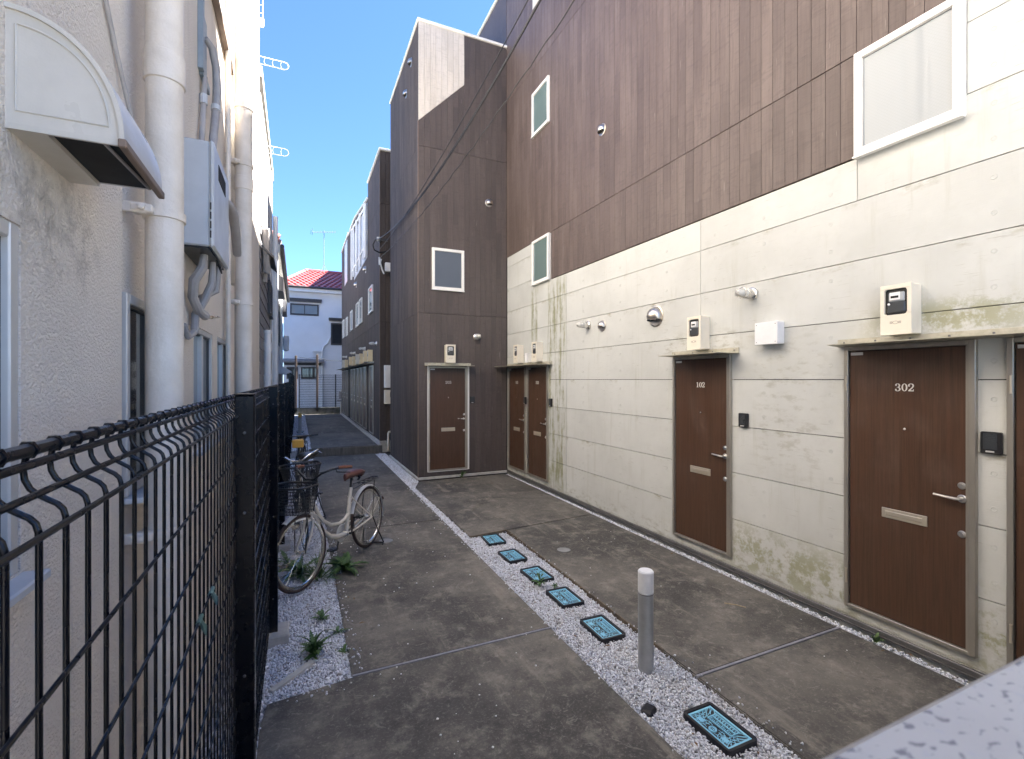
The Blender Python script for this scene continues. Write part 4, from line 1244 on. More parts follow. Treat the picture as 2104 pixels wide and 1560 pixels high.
mk('lean_to_roof', G().prism([(28.0, 3.02), (27.45, 2.90), (27.45, 2.80), (28.0, 2.80)], 0, -.75, 1.30), M['lap'], h4, smooth=False)
mk('drain_pipe', G().tube([(1.22, 27.94, .3), (1.22, 27.94, 3.4), (1.30, 27.94, 3.75), (1.50, 27.94, 3.9), (1.62, 27.94, 4.2)], .045, 8), M['boxwhite'], h4)
mk('vent_ledge', G().box(.75, 1.15, 27.7, 28.0, 3.40, 3.46), M['boxwhite'], h4)
t = thing('tv_antenna', 'thin television aerial on a mast above the red tiled roof', 'aerial', (1.45, 31.0, 8.3), world=True)
mk('mast', G().tube([(1.45, 31.0, 8.2), (1.45, 31.0, 10.95)], .022, 6).tube([(1.45, 31, 8.9), (1.25, 30.8, 8.35)], .012, 5).tube([(1.45, 31, 8.9), (1.68, 30.8, 8.35)], .012, 5).tube([(1.45, 31, 8.9), (1.45, 31.4, 8.4)], .012, 5), M['galv'], t)
g = G().tube([(.80, 31, 10.78), (2.15, 31, 10.95)], .014, 5)
for k in range(9): g.tube([(.95 + k * .14, 30.75, 10.80 + k * .0177), (.95 + k * .14, 31.25, 10.80 + k * .0177)], .008, 4)
g.tube([(.78, 31, 10.6), (.82, 31, 11.0)], .014, 5).tube([(.70, 31, 10.65), (.74, 31, 10.95)], .012, 5)
mk('aerial', g, M['galv'], t)

# wall and mesh screen at the end of the path
struct('low_wall', G().box(-.3, 2.6, 25.12, 25.30, -.05, .53, .01), M['lowwall'])
t = thing('mesh_fence', 'fine dark mesh fence with tall wooden posts across the end of the lane', 'fence', (.8, 25.2, .5), world=True)
for x, z1 in ((-.09, 3.05), (.86, 3.12)): mk('fence_post', G().box(x - .05, x + .05, 25.12, 25.2, .3, z1, .008), M['trimbrown'], t)
for x in (.06, 1.72): mk('fence_post', G().box(x - .025, x + .025, 25.2, 25.25, .5, 2.16, .004), M['blackpaint'], t)
g = G()
for k in range(40): g.tube([(.07 + k * .05, 25.23, .55), (.07 + k * .05, 25.23, 2.13)], .005, 4, cap=False)
for k in range(14): g.tube([(.05, 25.225, .58 + k * .119), (2.05, 25.225, .58 + k * .119)], .006, 4, cap=False)
tag(mk('mesh_wire', g, M['blackpaint'], t, fix=False), kind='stuff')
mk('top_wire', G().tube([(-.09, 25.16, 3.0), (.4, 25.16, 2.93), (.86, 25.16, 2.98), (1.3, 25.16, 2.85), (2.0, 25.16, 2.82)], .008, 5), M['cable'], t)
t = thing('drainpipe', 'ivory standpipe at the far corner of the raised path', 'pipe', (1.93, 24.8, .2), world=True)
mk('pipe', G().tube([(1.93, 24.75, .2), (1.93, 24.75, 1.3), (1.97, 24.8, 1.4)], .035, 8), M['offwhite'], t)
mk('meter_unit', G().box(1.82, 1.98, 24.6, 24.75, .95, 1.3, .02).box(1.74, 1.95, 24.62, 24.72, .82, .90, .01), M['wrap'], t)

# ------------------------------------------------------------------ black mesh fence along the left
fx = -.19
fn = thing('mesh_fence', 'black welded mesh fence with S bent top edge along the left of the lane', 'fence', (fx, 1.9, 0), world=True)
def vwire(n=7):
    return G().tube([(-.024, 0, 1.838), (-.0275, 0, 1.830), (-.029, 0, 1.821), (-.0280, 0, 1.812), (-.0245, 0, 1.804), (-.019, 0, 1.798), (-.012, 0, 1.793), (-.006, 0, 1.789), (-.002, 0, 1.784), (-.0003, 0, 1.777), (0, 0, 1.765), (0, 0, 1.74), (0, 0, .06)], .0025, n)
VW = mesh_of('vertical_wire', vwire(), M['blackpaint'], ang=80)
HZ = [(0.006, 1.776), (.006, 1.645), (.006, 1.525), (.006, 1.405), (.006, 1.285)] + [(.006, 1.165 - .12 * k) for k in range(9)]
posts = [1.86 + 2.04 * k for k in range(-1, 12)]
for i, y in enumerate(posts[:-1]):
    a, b = y + .03, y + 2.01
    zz = 0 if y < 12.0 else .2
    if i < 3:
        k = 0; yy = a + .018
        while yy < b:
            if yy > .15: link('vertical_wire', VW, fn, (fx, yy, 0))
            yy += .0490
        for dx, z in HZ:
            mk('horizontal_wire', G().tube([(fx + dx, a, z), (fx + dx, b, z)], .0025 if z < 1.7 else .0030, 7), M['blackpaint'], fn)
        mk('horizontal_wire', G().tube([(fx - .017, a, 1.800), (fx - .017, b, 1.800)], .0032, 7), M['blackpaint'], fn)
        mk('top_rail', G().tube([(fx - .026, a - .03, 1.838), (fx - .026, b + .03, 1.838)], .0060, 9).tube([(fx - .020, a - .03, 1.8265), (fx - .020, b + .03, 1.8265)], .0040, 8), M['blackpaint'], fn)
        # little loops where each wire is rolled over the rail
        lg = G(); yy = a + .018
        while yy < b:
            if yy > .15: lg.tube([(fx - .026 + .0066 * math.cos(q), yy, 1.838 + .0066 * math.sin(q)) for q in [k * PI / 3 for k in range(6)]], .0022, 5, True)
            yy += .0490
        tag(mk('wire_loop', lg, M['blackpaint'], fn), kind='stuff')
    else:
        g = G(); yy = a + .02; w = vwire(4); w.f = w.f
        while yy < b:
            q = G().join(w); q.move(fx, yy, zz); g.join(q); yy += .049
        for dx, z in HZ + [(-.017, 1.800)]: g.tube([(fx + dx, a, z + zz), (fx + dx, b, z + zz)], .0032, 5)
        g.tube([(fx - .024, a - .03, 1.836 + zz), (fx - .024, b + .03, 1.836 + zz)], .007, 6)
        tag(mk('mesh_panel', g, M['blackpaint'], fn, fix=False, ang=80), kind='stuff')
for y in posts:
    zz = 0 if y < 12.0 else .2
    if y < 0: continue
    o = mk('fence_post', G().box(-.030, .030, -.030, .030, .0, 1.846, .004), M['blackpaint'], fn, (fx + .026, y, zz))
    link('post_cap', mesh_of('post_cap', G().box(-.033, .033, -.033, .033, 1.8462, 1.853, .003), M['blackpaint']), o)
    sg = G()
    for z in (.3, .9, 1.45, 1.72): sg.lathe([(.005, .03), (.005, .033), (.002, .035)], 8, (0, 0, z), '-y')
    link('bolts', mesh_of('bolts', sg, M['aluedge']), o)
mk('footing', G().box(-.20, -.06, 3.80, 4.02, -.06, .055, .01), M['kerb'], fn)
mk('footing', G().box(-.22, -.08, 5.86, 6.06, -.06, .05, .01), M['kerb'], fn)
for i, (y, r_) in enumerate(((1.155, .0045), (1.30, .0048))):
    tape = G().tube([(fx + .006, y - .018, 1.405), (fx + .006, y + .02, 1.405)], r_, 8).tube([(fx + .008, y, 1.403), (fx + .012, y + .010, 1.384), (fx + .016, y + .006, 1.368)], [.003, .006, .001], 6)
    tag(mk('tape', tape, M['tape']), ('faded green tape scrap on a fence wire, farther from the first post', 'faded green tape scrap on a fence wire, nearer the first post')[i], 'tape')
bagp = G(); rr = random.Random(2)
bagp.lathe([(.006, 0), (.03, .012), (.044, .045), (.036, .075), (.014, .095), (.02, .112)], 12)
bagp.v = [(x * rr.uniform(.7, 1.3), y * rr.uniform(.8, 1.3), z + rr.uniform(-.006, .006)) for x, y, z in bagp.v]
tag(mk('plastic_bag', bagp, M['bag_blue'], at=(-.33, 1.0, 1.06), smooth=False), 'crumpled blue plastic bag caught behind the near fence panel', 'plastic bag')

# ------------------------------------------------------------------ meter lids in the gravel
def lid_meshes(W=.22, L=.33):
    def rr_(w, l, r, n=4):
        p = []
        for cx, cy, a0 in ((w - r, l - r, 0), (-w + r, l - r, 90), (-w + r, -l + r, 180), (w - r, -l + r, 270)):
            p += [(cx + r * math.cos(R(a0 + 90 * i / n)), cy + r * math.sin(R(a0 + 90 * i / n))) for i in range(n + 1)]
        return p
    w, l = W / 2, L / 2
    fr = G(); o = rr_(w, l, .022); i = rr_(w - .020, l - .020, .004); n = len(o)
    vs = [(x, y, -.03) for x, y in o] + [(x * .985, y * .985, .026) for x, y in o] + [(x, y, .024) for x, y in i] + [(x, y, .010) for x, y in i]
    fs = []
    for a in range(3): fs += [(a * n + k, a * n + (k + 1) % n, (a + 1) * n + (k + 1) % n, (a + 1) * n + k) for k in range(n)]
    fr.add(vs, fs)
    base = G().prism(rr_(w - .021, l - .021, .004), 2, .006, .012)
    ins_w, ins_l = w - .024, l - .024
    b = G()
    bw = .011
    b.box(-ins_w, -ins_w + bw, -ins_l, ins_l, .012, .019).box(ins_w - bw, ins_w, -ins_l, ins_l, .012, .019)
    b.box(-ins_w + bw, ins_w - bw, -ins_l, -ins_l + bw, .012, .0188).box(-ins_w + bw, ins_w - bw, ins_l - bw, ins_l, .012, .0188)
    b.box(.035 - .004, .035 + .004, -.075, .075, .012, .0186).box(-.002, .004, -.08, .08, .012, .0184).box(.060, .066, -.085, .085, .012, .0182)
    for y in (-.078, .078): b.box(.0, .064, y - .003, y + .003, .012, .0183)
    # crossing arc ribs at both ends
    def arcs(cx, cy, radii, keep, hgt):
        for r_ in radii:
            seg = []
            for k in range(49):
                a = 2 * PI * k / 48; x, y = cx + r_ * math.cos(a), cy + r_ * math.sin(a)
                if abs(x) < ins_w - bw * .6 and abs(y) < ins_l - bw * .6 and keep(x, y): seg.append((x, y, a))
                else:
                    if len(seg) > 1: strip(seg, r_, cx, cy, hgt)
                    seg = []
            if len(seg) > 1: strip(seg, r_, cx, cy, hgt)
    def strip(seg, r_, cx, cy, h):
        for (x0, y0, a0), (x1, y1, a1) in zip(seg, seg[1:]):
            q = [(cx + (r_ + d) * math.cos(a), cy + (r_ + d) * math.sin(a)) for a, d in ((a0, -.0018), (a0, .0018), (a1, .0018), (a1, -.0018))]
            b.add([(x, y, h) for x, y in q], [(0, 1, 2, 3)])
    keep = lambda x, y: (abs(y) > .083 or x < -.006) and (x * 1.0 + .045) ** 2 + y * y > .024 ** 2
    arcs(-.02, .20, [.05 + .022 * k for k in range(8)], keep, .0178)
    arcs(-.02, -.20, [.05 + .022 * k for k in range(8)], keep, .0176)
    arcs(.12, .0, [.105 + .020 * k for k in range(6)], keep, .0174)
    arcs(-.15, .0, [.06 + .020 * k for k in range(8)], lambda x, y: keep(x, y) and abs(y) > .03, .0172)
    b.lathe([(.022, .012), (.022, .0185), (.018, .0185), (.018, .013)], 18, (-.045, 0, 0))
    b.lathe([(.018, .012), (.018, .0165), (.0, .0166)], 18, (-.045, 0, 0))
    for x0, y0 in ((-.045, .085), (-.045, -.085)): b.box(x0 - .014, x0 + .014, y0 - .018, y0 + .018, .012, .0170)
    # raised lettering blocks in the two bands
    for band, n_ in ((.050, 9), (.016, 12)):
        for k in range(n_):
            y = -.066 + k * .132 / (n_ - 1)
            b.box(band - .006, band + .002 + .003 * (k % 3), y - .002, y + .003, .012, .0175)
    m1 = mesh_of('frame', fr, M['lid_frame'], fix=True)
    m2 = mesh_of('lid_recess', base, M['lid_frame'], smooth=False)
    m3 = mesh_of('lid', b, M['lid_blue'], smooth=False)
    cu = bpy.data.curves.new('emblem_text', 'FONT'); cu.body = 'SD'; cu.size = .022; cu.align_x = 'CENTER'; cu.align_y = 'CENTER'; cu.extrude = .0006
    to = bpy.data.objects.new('emblem_text', cu); col.objects.link(to)
    dg = bpy.context.evaluated_depsgraph_get()
    m4 = bpy.data.meshes.new_from_object(to.evaluated_get(dg)); m4.name = 'emblem'
    m4.materials.clear(); m4.materials.append(M['lid_frame'])
    bpy.data.objects.remove(to)
    return m1, m2, m3, m4
LD = lid_meshes()
def lid(x, y, z, label, rz=0.0):
    t = thing('access_cover', label, 'meter cover', (x, y, z), rz, 'blue water meter covers set in gravel')
    link('frame', LD[0], t); link('recess', LD[1], t); o = link('lid', LD[2], t)
    e = link('emblem', LD[3], o, (-.045, 0, .0172), -PI / 2)
for x, y, w, rz in ((2.098, 1.90, 'nearest and largest in view, past the bollard', .0), (2.122, 3.025, 'second from the camera, just beyond the bollard', -.03), (2.125, 3.59, 'third from the camera, between bollard and sprouting weed', -.02),
                    (2.125, 4.12, 'with a weed growing at its near edge', .03), (2.107, 4.66, 'fifth from the camera, just beyond the weed', .02), (2.118, 5.23, 'farthest in the middle strip, beside the slab notch', -.05)):
    lid(x, y, -.014, 'blue meter cover, ' + w, rz)
for i, y in enumerate((13.4, 14.3, 15.2, 16.1, 17.0)):
    lid(.07, y, .172, ['nearest blue meter cover in the far left gravel bed', 'second blue meter cover in the far left gravel bed', 'middle blue meter cover in the far left gravel bed', 'fourth blue meter cover in the far left gravel bed, before the amber bollard', 'farthest blue meter cover in the far left gravel bed'][i])

# ------------------------------------------------------------------ bollards, drains
def bollard(x, y, z, cap, label, r=.050, h=.66):
    t = thing('bollard_light', label, 'bollard', (x, y, z))
    link('post', mesh_of('post', G().lathe([(r, -.05), (r, h - .145), (r - .004, h - .140)], 28), M['bollard']), t)
    link('cap', mesh_of('cap', G().lathe([(r - .003, h - .140), (r + .001, h - .138), (r + .001, h - .008), (r - .006, h), (.0, h + .001)], 28), M[cap]), t)
    link('collar', mesh_of('collar', G().lathe([(r + .0006, h - .152), (r + .0006, h - .148), (r - .002, h - .1475)], 28), M['aluedge']), t)
bollard(2.097, 2.496, -.02, 'cap', 'short silver bollard with a white cap in the middle gravel strip')
bollard(.06, 16.6, .17, 'lit_cap_and_bag', 'slim far bollard with a cap coloured amber as if lit among the blue covers', .05, .66)  # cap's glow put in as plain amber colour
def drain(x, y, r, label):
    t = thing('floor_drain', label, 'drain cover', (x, y, .001))
    link('rim', mesh_of('rim', G().lathe([(r, 0), (r, .004), (r * .9, .005), (r * .88, .002)], 24), M['drain']), t)
    link('plate', mesh_of('plate', G().lathe([(r * .88, .0), (r * .88, .0035), (0, .004)], 24), M['drain']), t)
drain(2.70, 4.58, .075, 'round grey drain cap in the right slab')
drain(.945, 5.70, .080, 'round grey drain cap beside the cream bicycle stand')
tag(mk('cap_block', G().box(-.042, .042, -.036, .036, -.03, .010, .012), M['lid_frame'], at=(1.850, 2.175, -.004), rz=.5), 'small dark square cap lying at the edge of the gravel strip near the bollard', 'cap')
tag(mk('twig', G().tube([(3.30, 2.93, .003), (3.36, 2.86, .006), (3.40, 2.80, .003)], .004, 5), plain('pale_twig', (.50, .40, .24), rough=.8)), 'pale dry twig on the right slab below door 102', 'twig')
tag(mk('board', G().box(-.17, .17, -.02, .02, -.03, .004, .004), M['kerb'], at=(-.03, 3.36, .0), rz=.75), 'thin pale slat lying in the gravel at the fence foot', 'slat')

# ------------------------------------------------------------------ bicycles
def wheel(R_, tyre_m):
    ty = G().tube([(R_ * math.cos(k * PI / 20), 0, R_ * math.sin(k * PI / 20)) for k in range(40)], .017, 8, True)
    ri = R_ - .026
    rim = G()
    n = 40
    for k in range(n): pass
    rim.lathe([(ri + .012, -.012), (ri + .012, .012), (ri - .008, .010), (ri - .012, 0), (ri - .008, -.010), (ri + .012, -.012)], 40, ax='y', cap=False)
    sp = G()
    for k in range(28):
        a = 2 * PI * k / 28; sgn = 1 if k % 2 else -1; a2 = a + (.5 if (k // 2) % 2 else -.5)
        sp.tube([(.02 * math.cos(a2), sgn * .024, .02 * math.sin(a2)), (ri * math.cos(a), 0, ri * math.sin(a))], .0013, 4, cap=False)
    hub = G().lathe([(.022, -.03), (.022, -.024), (.013, -.020), (.013, .020), (.022, .024), (.022, .03), (.006, .032), (.006, .06)], 12, ax='y').lathe([(.006, -.06), (.006, -.03)], 8, ax='y')
    return (mesh_of('wheel', ty, M[tyre_m], ang=80), mesh_of('rim', rim, M['chrome'], ang=60), mesh_of('spokes', sp, M['chrome'], fix=False), mesh_of('hub', hub, M['chrome']))

def bicycle(front, rear, label, paint, tyre, saddle, bar, grip, basket=True, steer=0.0, lean=0.0, rack=True, bar_flat=False, group='parked bicycles'):
    fx_, fy_ = front; rx_, ry_ = rear
    L = math.hypot(fx_ - rx_, fy_ - ry_)
    ang = math.atan2(fy_ - ry_, fx_ - rx_)
    RW = .322
    RR = RW + .017
    t = thing('bicycle', label, 'bicycle', (rx_, ry_, 0), ang, group)
    t.rotation_euler = (lean, 0, ang)
    wm = wheel(RW, tyre)
    def put_wheel(par, x):
        w = link('wheel', wm[0], par, (x, 0, RR))
        link('rim', wm[1], w); link('spokes', wm[2], w); link('hub', wm[3], w)
    put_wheel(t, 0)
    dL = L - 1.12
    X = lambda x: x + (dL if x > .6 else 0)
    bb = (.44, 0, .29)
    # frame
    f = G()
    f.tube([bb, (.375, 0, .52), (.315, 0, .74)], .020, 10)
    dt = [(X(.955), 0, .66), (X(.88), 0, .55), (X(.80), 0, .44), (X(.70) - dL * .4, 0, .345), (.60, 0, .300), (.44, 0, .29)]
    f.tube(dt, .025, 12)
    f.tube([(X(.935), 0, .75), (X(.86), 0, .63), (X(.78), 0, .53), (X(.68) - dL * .4, 0, .455), (.56, 0, .425), (.46, 0, .44), (.39, 0, .475)], .018, 10)
    f.tube([(X(.970), 0, .62), (X(.925), 0, .80)], .021, 12)
    for s in (-1, 1):
        f.tube([(.43, s * .03, .29), (.25, s * .055, .31), (0, s * .058, RR)], .010, 8)
        f.tube([(.345, s * .018, .65), (.22, s * .045, .52), (0, s * .058, RR)], .008, 8)
    f.lathe([(.024, -.036), (.024, .036)], 12, bb, 'y')
    link('frame', mesh_of('frame', f, M[paint], ang=60), t)
    # steering assembly
    st = bpy.data.objects.new('fork', None)
    axis_o = Vector((X(.95), 0, 0))
    fk = G()
    for s in (-1, 1): fk.tube([(X(.985) - axis_o.x, s * .045, .60), (X(1.03) - axis_o.x, s * .052, .48), (X(1.12) - axis_o.x, s * .055, RR)], [.013, .012, .008], 8)
    fk.tube([(X(.985) - axis_o.x, -.05, .60), (X(.975) - axis_o.x, 0, .625), (X(.985) - axis_o.x, .05, .60)], .014, 8)
    fo = link('fork', mesh_of('fork', fk, M[paint], ang=60), t, axis_o)
    fo.rotation_euler = (0, 0, steer)
    w = link('front_wheel', wm[0], fo, (X(1.12) - axis_o.x, 0, RR)); 
    # third level holds rim and spokes as siblings of the tyre so that the tree stays shallow
    for nm, m_ in zip(('rim', 'spokes', 'hub'), wm[1:]): link(nm, m_, fo, (X(1.12) - axis_o.x, 0, RR))
    hb = G().tube([(X(.928) - axis_o.x, 0, .79), (X(.905) - axis_o.x, 0, .93), (X(.93) - axis_o.x, 0, .965)], .012, 10)
    ho = link('handlebar', None, fo) if False else None
    ends = []
    for s in (-1, 1):
        if bar_flat: pts = [(-.02, 0, .965), (-.02, s * .12, .97), (-.03, s * .27, .975)]; ge = [(-.03, s * .19, .975), (-.035, s * .30, .977)]
        else: pts = [(-.02, 0, .965), (.0, s * .05, .97), (-.01, s * .12, 1.02), (-.06, s * .21, 1.055), (-.13, s * .255, 1.06)]; ge = [(-.10, s * .242, 1.059), (-.15, s * .262, 1.058), (-.235, s * .285, 1.045)]
        hb.tube(pts, .0105, 8)
        link('grip', mesh_of('grip', G().tube(ge, .0155, 10), M[grip]), fo)
        e = ge[0]
        link('brake_lever', mesh_of('brake_lever', G().tube([(e[0] + .02, e[1] - s * .01, e[2] - .01), (e[0] + .045, e[1] + s * .01, e[2] - .03), (e[0] - .02, e[1] + s * .035, e[2] - .045), (e[0] - .10, e[1] + s * .05, e[2] - .06)], .0055, 6), M['black' if bar != 'chrome' else 'chrome']), fo)
        link('brake_cable', mesh_of('brake_cable', G().tube([(e[0] + .03, e[1], e[2] - .01), (e[0] + .16, e[1] * .6, e[2] - .02), (.07, s * .03, .86), (.06, s * .02, .66)], .0032, 5), M['cable']), fo)
    link('handlebar', mesh_of('handlebar', hb, M[bar], ang=60), fo)
    # mudguards
    def guard(cx, a0, a1):
        g = G(); n = 18; r = RW + .036
        for i in range(n):
            b0, b1 = R(a0 + (a1 - a0) * i / n), R(a0 + (a1 - a0) * (i + 1) / n)
            vs = []
            for a in (b0, b1):
                for y, dr in ((-.026, -.012), (-.016, 0), (.016, 0), (.026, -.012)): vs.append((cx + (r + dr) * math.cos(a), y, RR + (r + dr) * math.sin(a)))
            g.add(vs, [(0, 1, 5, 4), (1, 2, 6, 5), (2, 3, 7, 6)])
        return g
    link('mudguard', mesh_of('mudguard', guard(0, 20, 195), M['bike_white' if paint != 'bike_dark' else 'bike_dark'], fix=False, ang=60), t)
    gm = guard(0, 60, 150); gm.move(X(1.12) - axis_o.x, 0, 0)
    link('mudguard', mesh_of('mudguard', gm, M['bike_white' if paint != 'bike_dark' else 'bike_dark'], fix=False, ang=60), fo)
    st_ = G()
    for s in (-1, 1): st_.tube([(0, s * .045, RR), (-.30, s * .03, RR + .20)], .003, 5)
    link('mudguard_stay', mesh_of('mudguard_stay', st_, M['chrome']), t)
    # saddle
    sd = G(); n = 12; prof = [(-.13, .070, .0), (-.12, .095, .02), (-.07, .100, .028), (0, .075, .022), (.06, .040, .018), (.11, .028, .014), (.135, .018, .006)]
    rings = []
    for x, w_, h_ in prof:
        rings.append([(x, w_ * math.cos(2 * PI * k / n), .02 + h_ + (.030 if math.sin(2 * PI * k / n) > 0 else .045) * math.sin(2 * PI * k / n)) for k in range(n)])
    vs = [p for r_ in rings for p in r_]
    fs = [(i * n + k, i * n + (k + 1) % n, (i + 1) * n + (k + 1) % n, (i + 1) * n + k) for i in range(len(prof) - 1) for k in range(n)] + [tuple(range(n))[::-1], tuple(range((len(prof) - 1) * n, len(prof) * n))]
    sdm = G().add(vs, fs); sdm.move(.285, 0, .845)
    link('saddle', mesh_of('saddle', sdm, M[saddle], ang=70), t)
    sp = G().tube([(.325, 0, .70), (.295, 0, .84)], .012, 8)
    for s in (-1, 1): sp.tube([(.22, s * .03, .80), (.20, s * .05, .835), (.24, s * .055, .84)], .010, 6)
    link('seat_post', mesh_of('seat_post', sp, M['black']), t)
    # chain guard, cranks, pedals
    cgd = G()
    cgd.lathe([(.085, -.006), (.092, 0), (.085, .006)], 20, (.44, -.055, .29), 'y')
    cgd.tube([(.40, -.055, .365), (.02, -.06, .365), (-.02, -.06, .33), (.02, -.06, .30), (.40, -.055, .225)], .007, 6)
    link('chain_guard', mesh_of('chain_guard', cgd, M[paint if paint != 'bike_cream' else 'bike_white']), t)
    ck = G().tube([(.44, -.075, .29), (.44 + .05, -.085, .29 - .16)], .009, 6).tube([(.44, .06, .29), (.44 - .05, .075, .29 + .16)], .009, 6).tube([(.44, -.075, .29), (.44, .06, .29)], .012, 8)
    co = link('crank', mesh_of('crank', ck, M['black']), t)
    for x, y, z in ((.49, -.135, .13), (.39, .125, .45)):
        pg = G().box(x - .045, x + .045, y - .04, y - .022, z - .012, z + .012, .003).box(x - .045, x + .045, y + .022, y + .04, z - .012, z + .012, .003).box(x - .012, x + .012, y - .05, y + .05, z - .009, z + .009).box(x - .045, x - .033, y - .04, y + .04, z - .008, z + .008).box(x + .033, x + .045, y - .04, y + .04, z - .008, z + .008)
        link('pedal', mesh_of('pedal', pg, M['black'], smooth=False), co)
    # rack and stand
    if rack:
        rk = G().tube([(.16, -.055, .745), (-.16, -.062, .745), (-.22, -.04, .75), (-.22, .04, .75), (-.16, .062, .745), (.16, .055, .745)], .0065, 7)
        for x in (-.14, -.02, .09): rk.tube([(x, -.06, .745), (x, .06, .745)], .005, 6)
        rk.tube([(.16, 0, .745), (-.2, 0, .748)], .005, 6)
        for s in (-1, 1): rk.tube([(-.09, s * .060, .745), (-.03, s * .066, .5), (0, s * .066, RR)], .005, 6).tube([(.15, s * .05, .745), (.30, s * .02, .72)], .005, 6)
        link('rear_rack', mesh_of('rear_rack', rk, M['black']), t)
    sg = G()
    for s in (-1, 1): sg.tube([(0, s * .07, RR), (-.06, s * .09, .18), (-.11, s * .13, .012), (-.06, s * .14, .008)], .008, 6)
    sg.tube([(-.11, -.13, .012), (-.11, .13, .012)], .008, 6)
    link('stand', mesh_of('stand', sg, M['black']), t)
    link('reflector', mesh_of('reflector', G().lathe([(.022, .0), (.022, .012), (.002, .016)], 12, (-RW - .045, 0, RR + .12), 'x'), plain('reflector_dark', (.05, .01, .01), rough=.2)), t)
    lp = G().lathe([(.018, 0), (.026, .03), (.026, .05), (.003, .055)], 12, (X(1.06) - axis_o.x, -.07, .56), 'x')
    link('headlamp', mesh_of('headlamp', lp, M['chrome']), fo)
    if basket:
        bk = G(); x0, x1, wt_, zt, zb0 = .08, .37, .21, .955, .715
        def ringp(f_, z):
            cx = (x0 + x1) / 2; hx = (x1 - x0) / 2 * f_; hy = wt_ * f_
            out = []
            for k in range(24):
                a = 2 * PI * k / 24; c, s = math.cos(a), math.sin(a); e = .55
                out.append((cx + .02 * (1 - f_) * -4 + hx * math.copysign(abs(c) ** e, c), hy * math.copysign(abs(s) ** e, s), z))
            return out
        rim_ = G().tube(ringp(1.0, zt), .0095, 8, True)
        for j in range(8):
            f_ = .72 + .28 * j / 8; bk.tube(ringp(f_, zb0 + (zt - zb0) * j / 8), .0025, 4, True)
        lo, hi = ringp(.72, zb0), ringp(1.0, zt)
        for k in range(24):
            bk.tube([lo[k], hi[k]], .0025, 4, cap=False)
            l = (k + 1) % 24
            bk.tube([tuple((a + b) / 2 for a, b in zip(lo[k], lo[l])), tuple((a + b) / 2 for a, b in zip(hi[k], hi[l]))], .0025, 4, cap=False)
        cxm = (x0 + x1) / 2 - .02
        for j in range(-5, 6): bk.tube([(x0 + .03, j * .024, zb0), (x1 - .05, j * .024, zb0)], .0025, 4, cap=False)
        bo = link('basket', mesh_of('basket', bk, M['black'], fix=False), fo)
        link('basket_rim', mesh_of('basket_rim', rim_, M['black']), fo)
        br = G()
        for s in (-1, 1): br.tube([(X(1.12) - axis_o.x, s * .06, RR), (.14, s * .075, .55), (.16, s * .075, zb0)], .005, 6)
        link('basket_stay', mesh_of('basket_stay', br, M['black']), fo)
    return t, fo
bk1, _ = bicycle((.045, 4.66), (.735, 5.60), 'cream step through bicycle with a brown saddle and wire basket, nearest of the parked bicycles', 'bike_cream', 'rubber', 'leather', 'black', 'grip', True, -.10, .05)
bk2, _ = bicycle((.03, 5.78), (.20, 6.90), 'dark bicycle with silver handlebars and a black saddle, behind the cream bicycle', 'bike_dark', 'rubber_black', 'black', 'chrome', 'black', True, .25, .06)
bk3, fo3 = bicycle((.03, 8.35), (.12, 9.48), 'dark bicycle with straight handlebars and an amber front bag, farthest of the parked bicycles', 'bike_dark', 'rubber_black', 'black', 'black', 'black', False, .0, .04, True, True)
link('front_bag', mesh_of('front_bag', G().box(.02, .14, -.085, .085, .80, .93, .012), M['lit_cap_and_bag']), fo3)
for ch in bk2.children:
    if ch.name.startswith('saddle'): ch.scale = (1.2, 1.35, 1.1); ch.location = (-.05, 0, -.05)

# ------------------------------------------------------------------ weeds
def leaf_mesh(name, L, W, droop, mat, lobed=False, n=7):
    vs, fs = [], []
    for i in range(n + 1):
        f_ = i / n
        w = W * math.sin(PI * min(1, f_ * .92 + .06)) ** .8 * (1 if not lobed or i % 2 else .45)
        x = L * f_; z = L * (.55 * f_ - droop * f_ * f_)
        vs += [(x, -w, z + w * .25), (x, 0, z), (x, w, z + w * .25)]
    for i in range(n):
        for k in range(2): fs.append((3 * i + k, 3 * i + k + 1, 3 * i + 4 + k, 3 * i + 3 + k))
    me = bpy.data.meshes.new(name); me.from_pydata(vs, [], fs)
    me.polygons.foreach_set('use_smooth', [True] * len(me.polygons)); me.materials.append(M[mat])
    return me
LF = {'blade': leaf_mesh('leaf', .24, .006, .35, 'leaf_b'), 'broad': leaf_mesh('leaf', .11, .016, .5, 'leaf_a'), 'lobed': leaf_mesh('leaf', .20, .026, .5, 'leaf_a', True, 16),
      'small': leaf_mesh('leaf', .07, .014, .4, 'leaf_a'), 'pale': leaf_mesh('leaf', .08, .018, .4, 'leaf_b')}
def weed(x, y, z, label, kinds, n, s=(.7, 1.2), stem=0.0, pitch=(-.2, .6)):
    t = thing('weed', label, 'weed', (x, y, z), rnd.uniform(0, 6.28))
    if stem:
        link('stem', mesh_of('stem', G().tube([(0, 0, -.02), (.01, .004, stem * .5), (.004, .01, stem)], [.004, .003, .002], 6), M['leaf_a']), t)
    for k in range(n):
        o = link('leaf', LF[kinds[k % len(kinds)]], t)
        o.rotation_euler = (rnd.uniform(-.3, .3), -rnd.uniform(*pitch), k * 2.4 + rnd.uniform(-.4, .4))
        q = rnd.uniform(*s); o.scale = (q, q, q)
        o.location = (rnd.uniform(-.012, .012), rnd.uniform(-.012, .012), stem * rnd.random())
    return t
weed(.105, 3.56, -.02, 'dense green weed clump in the gravel near the concrete footing', ['broad', 'small', 'broad', 'lobed'], 60, (.5, .9), .07, (-.2, 1.0))
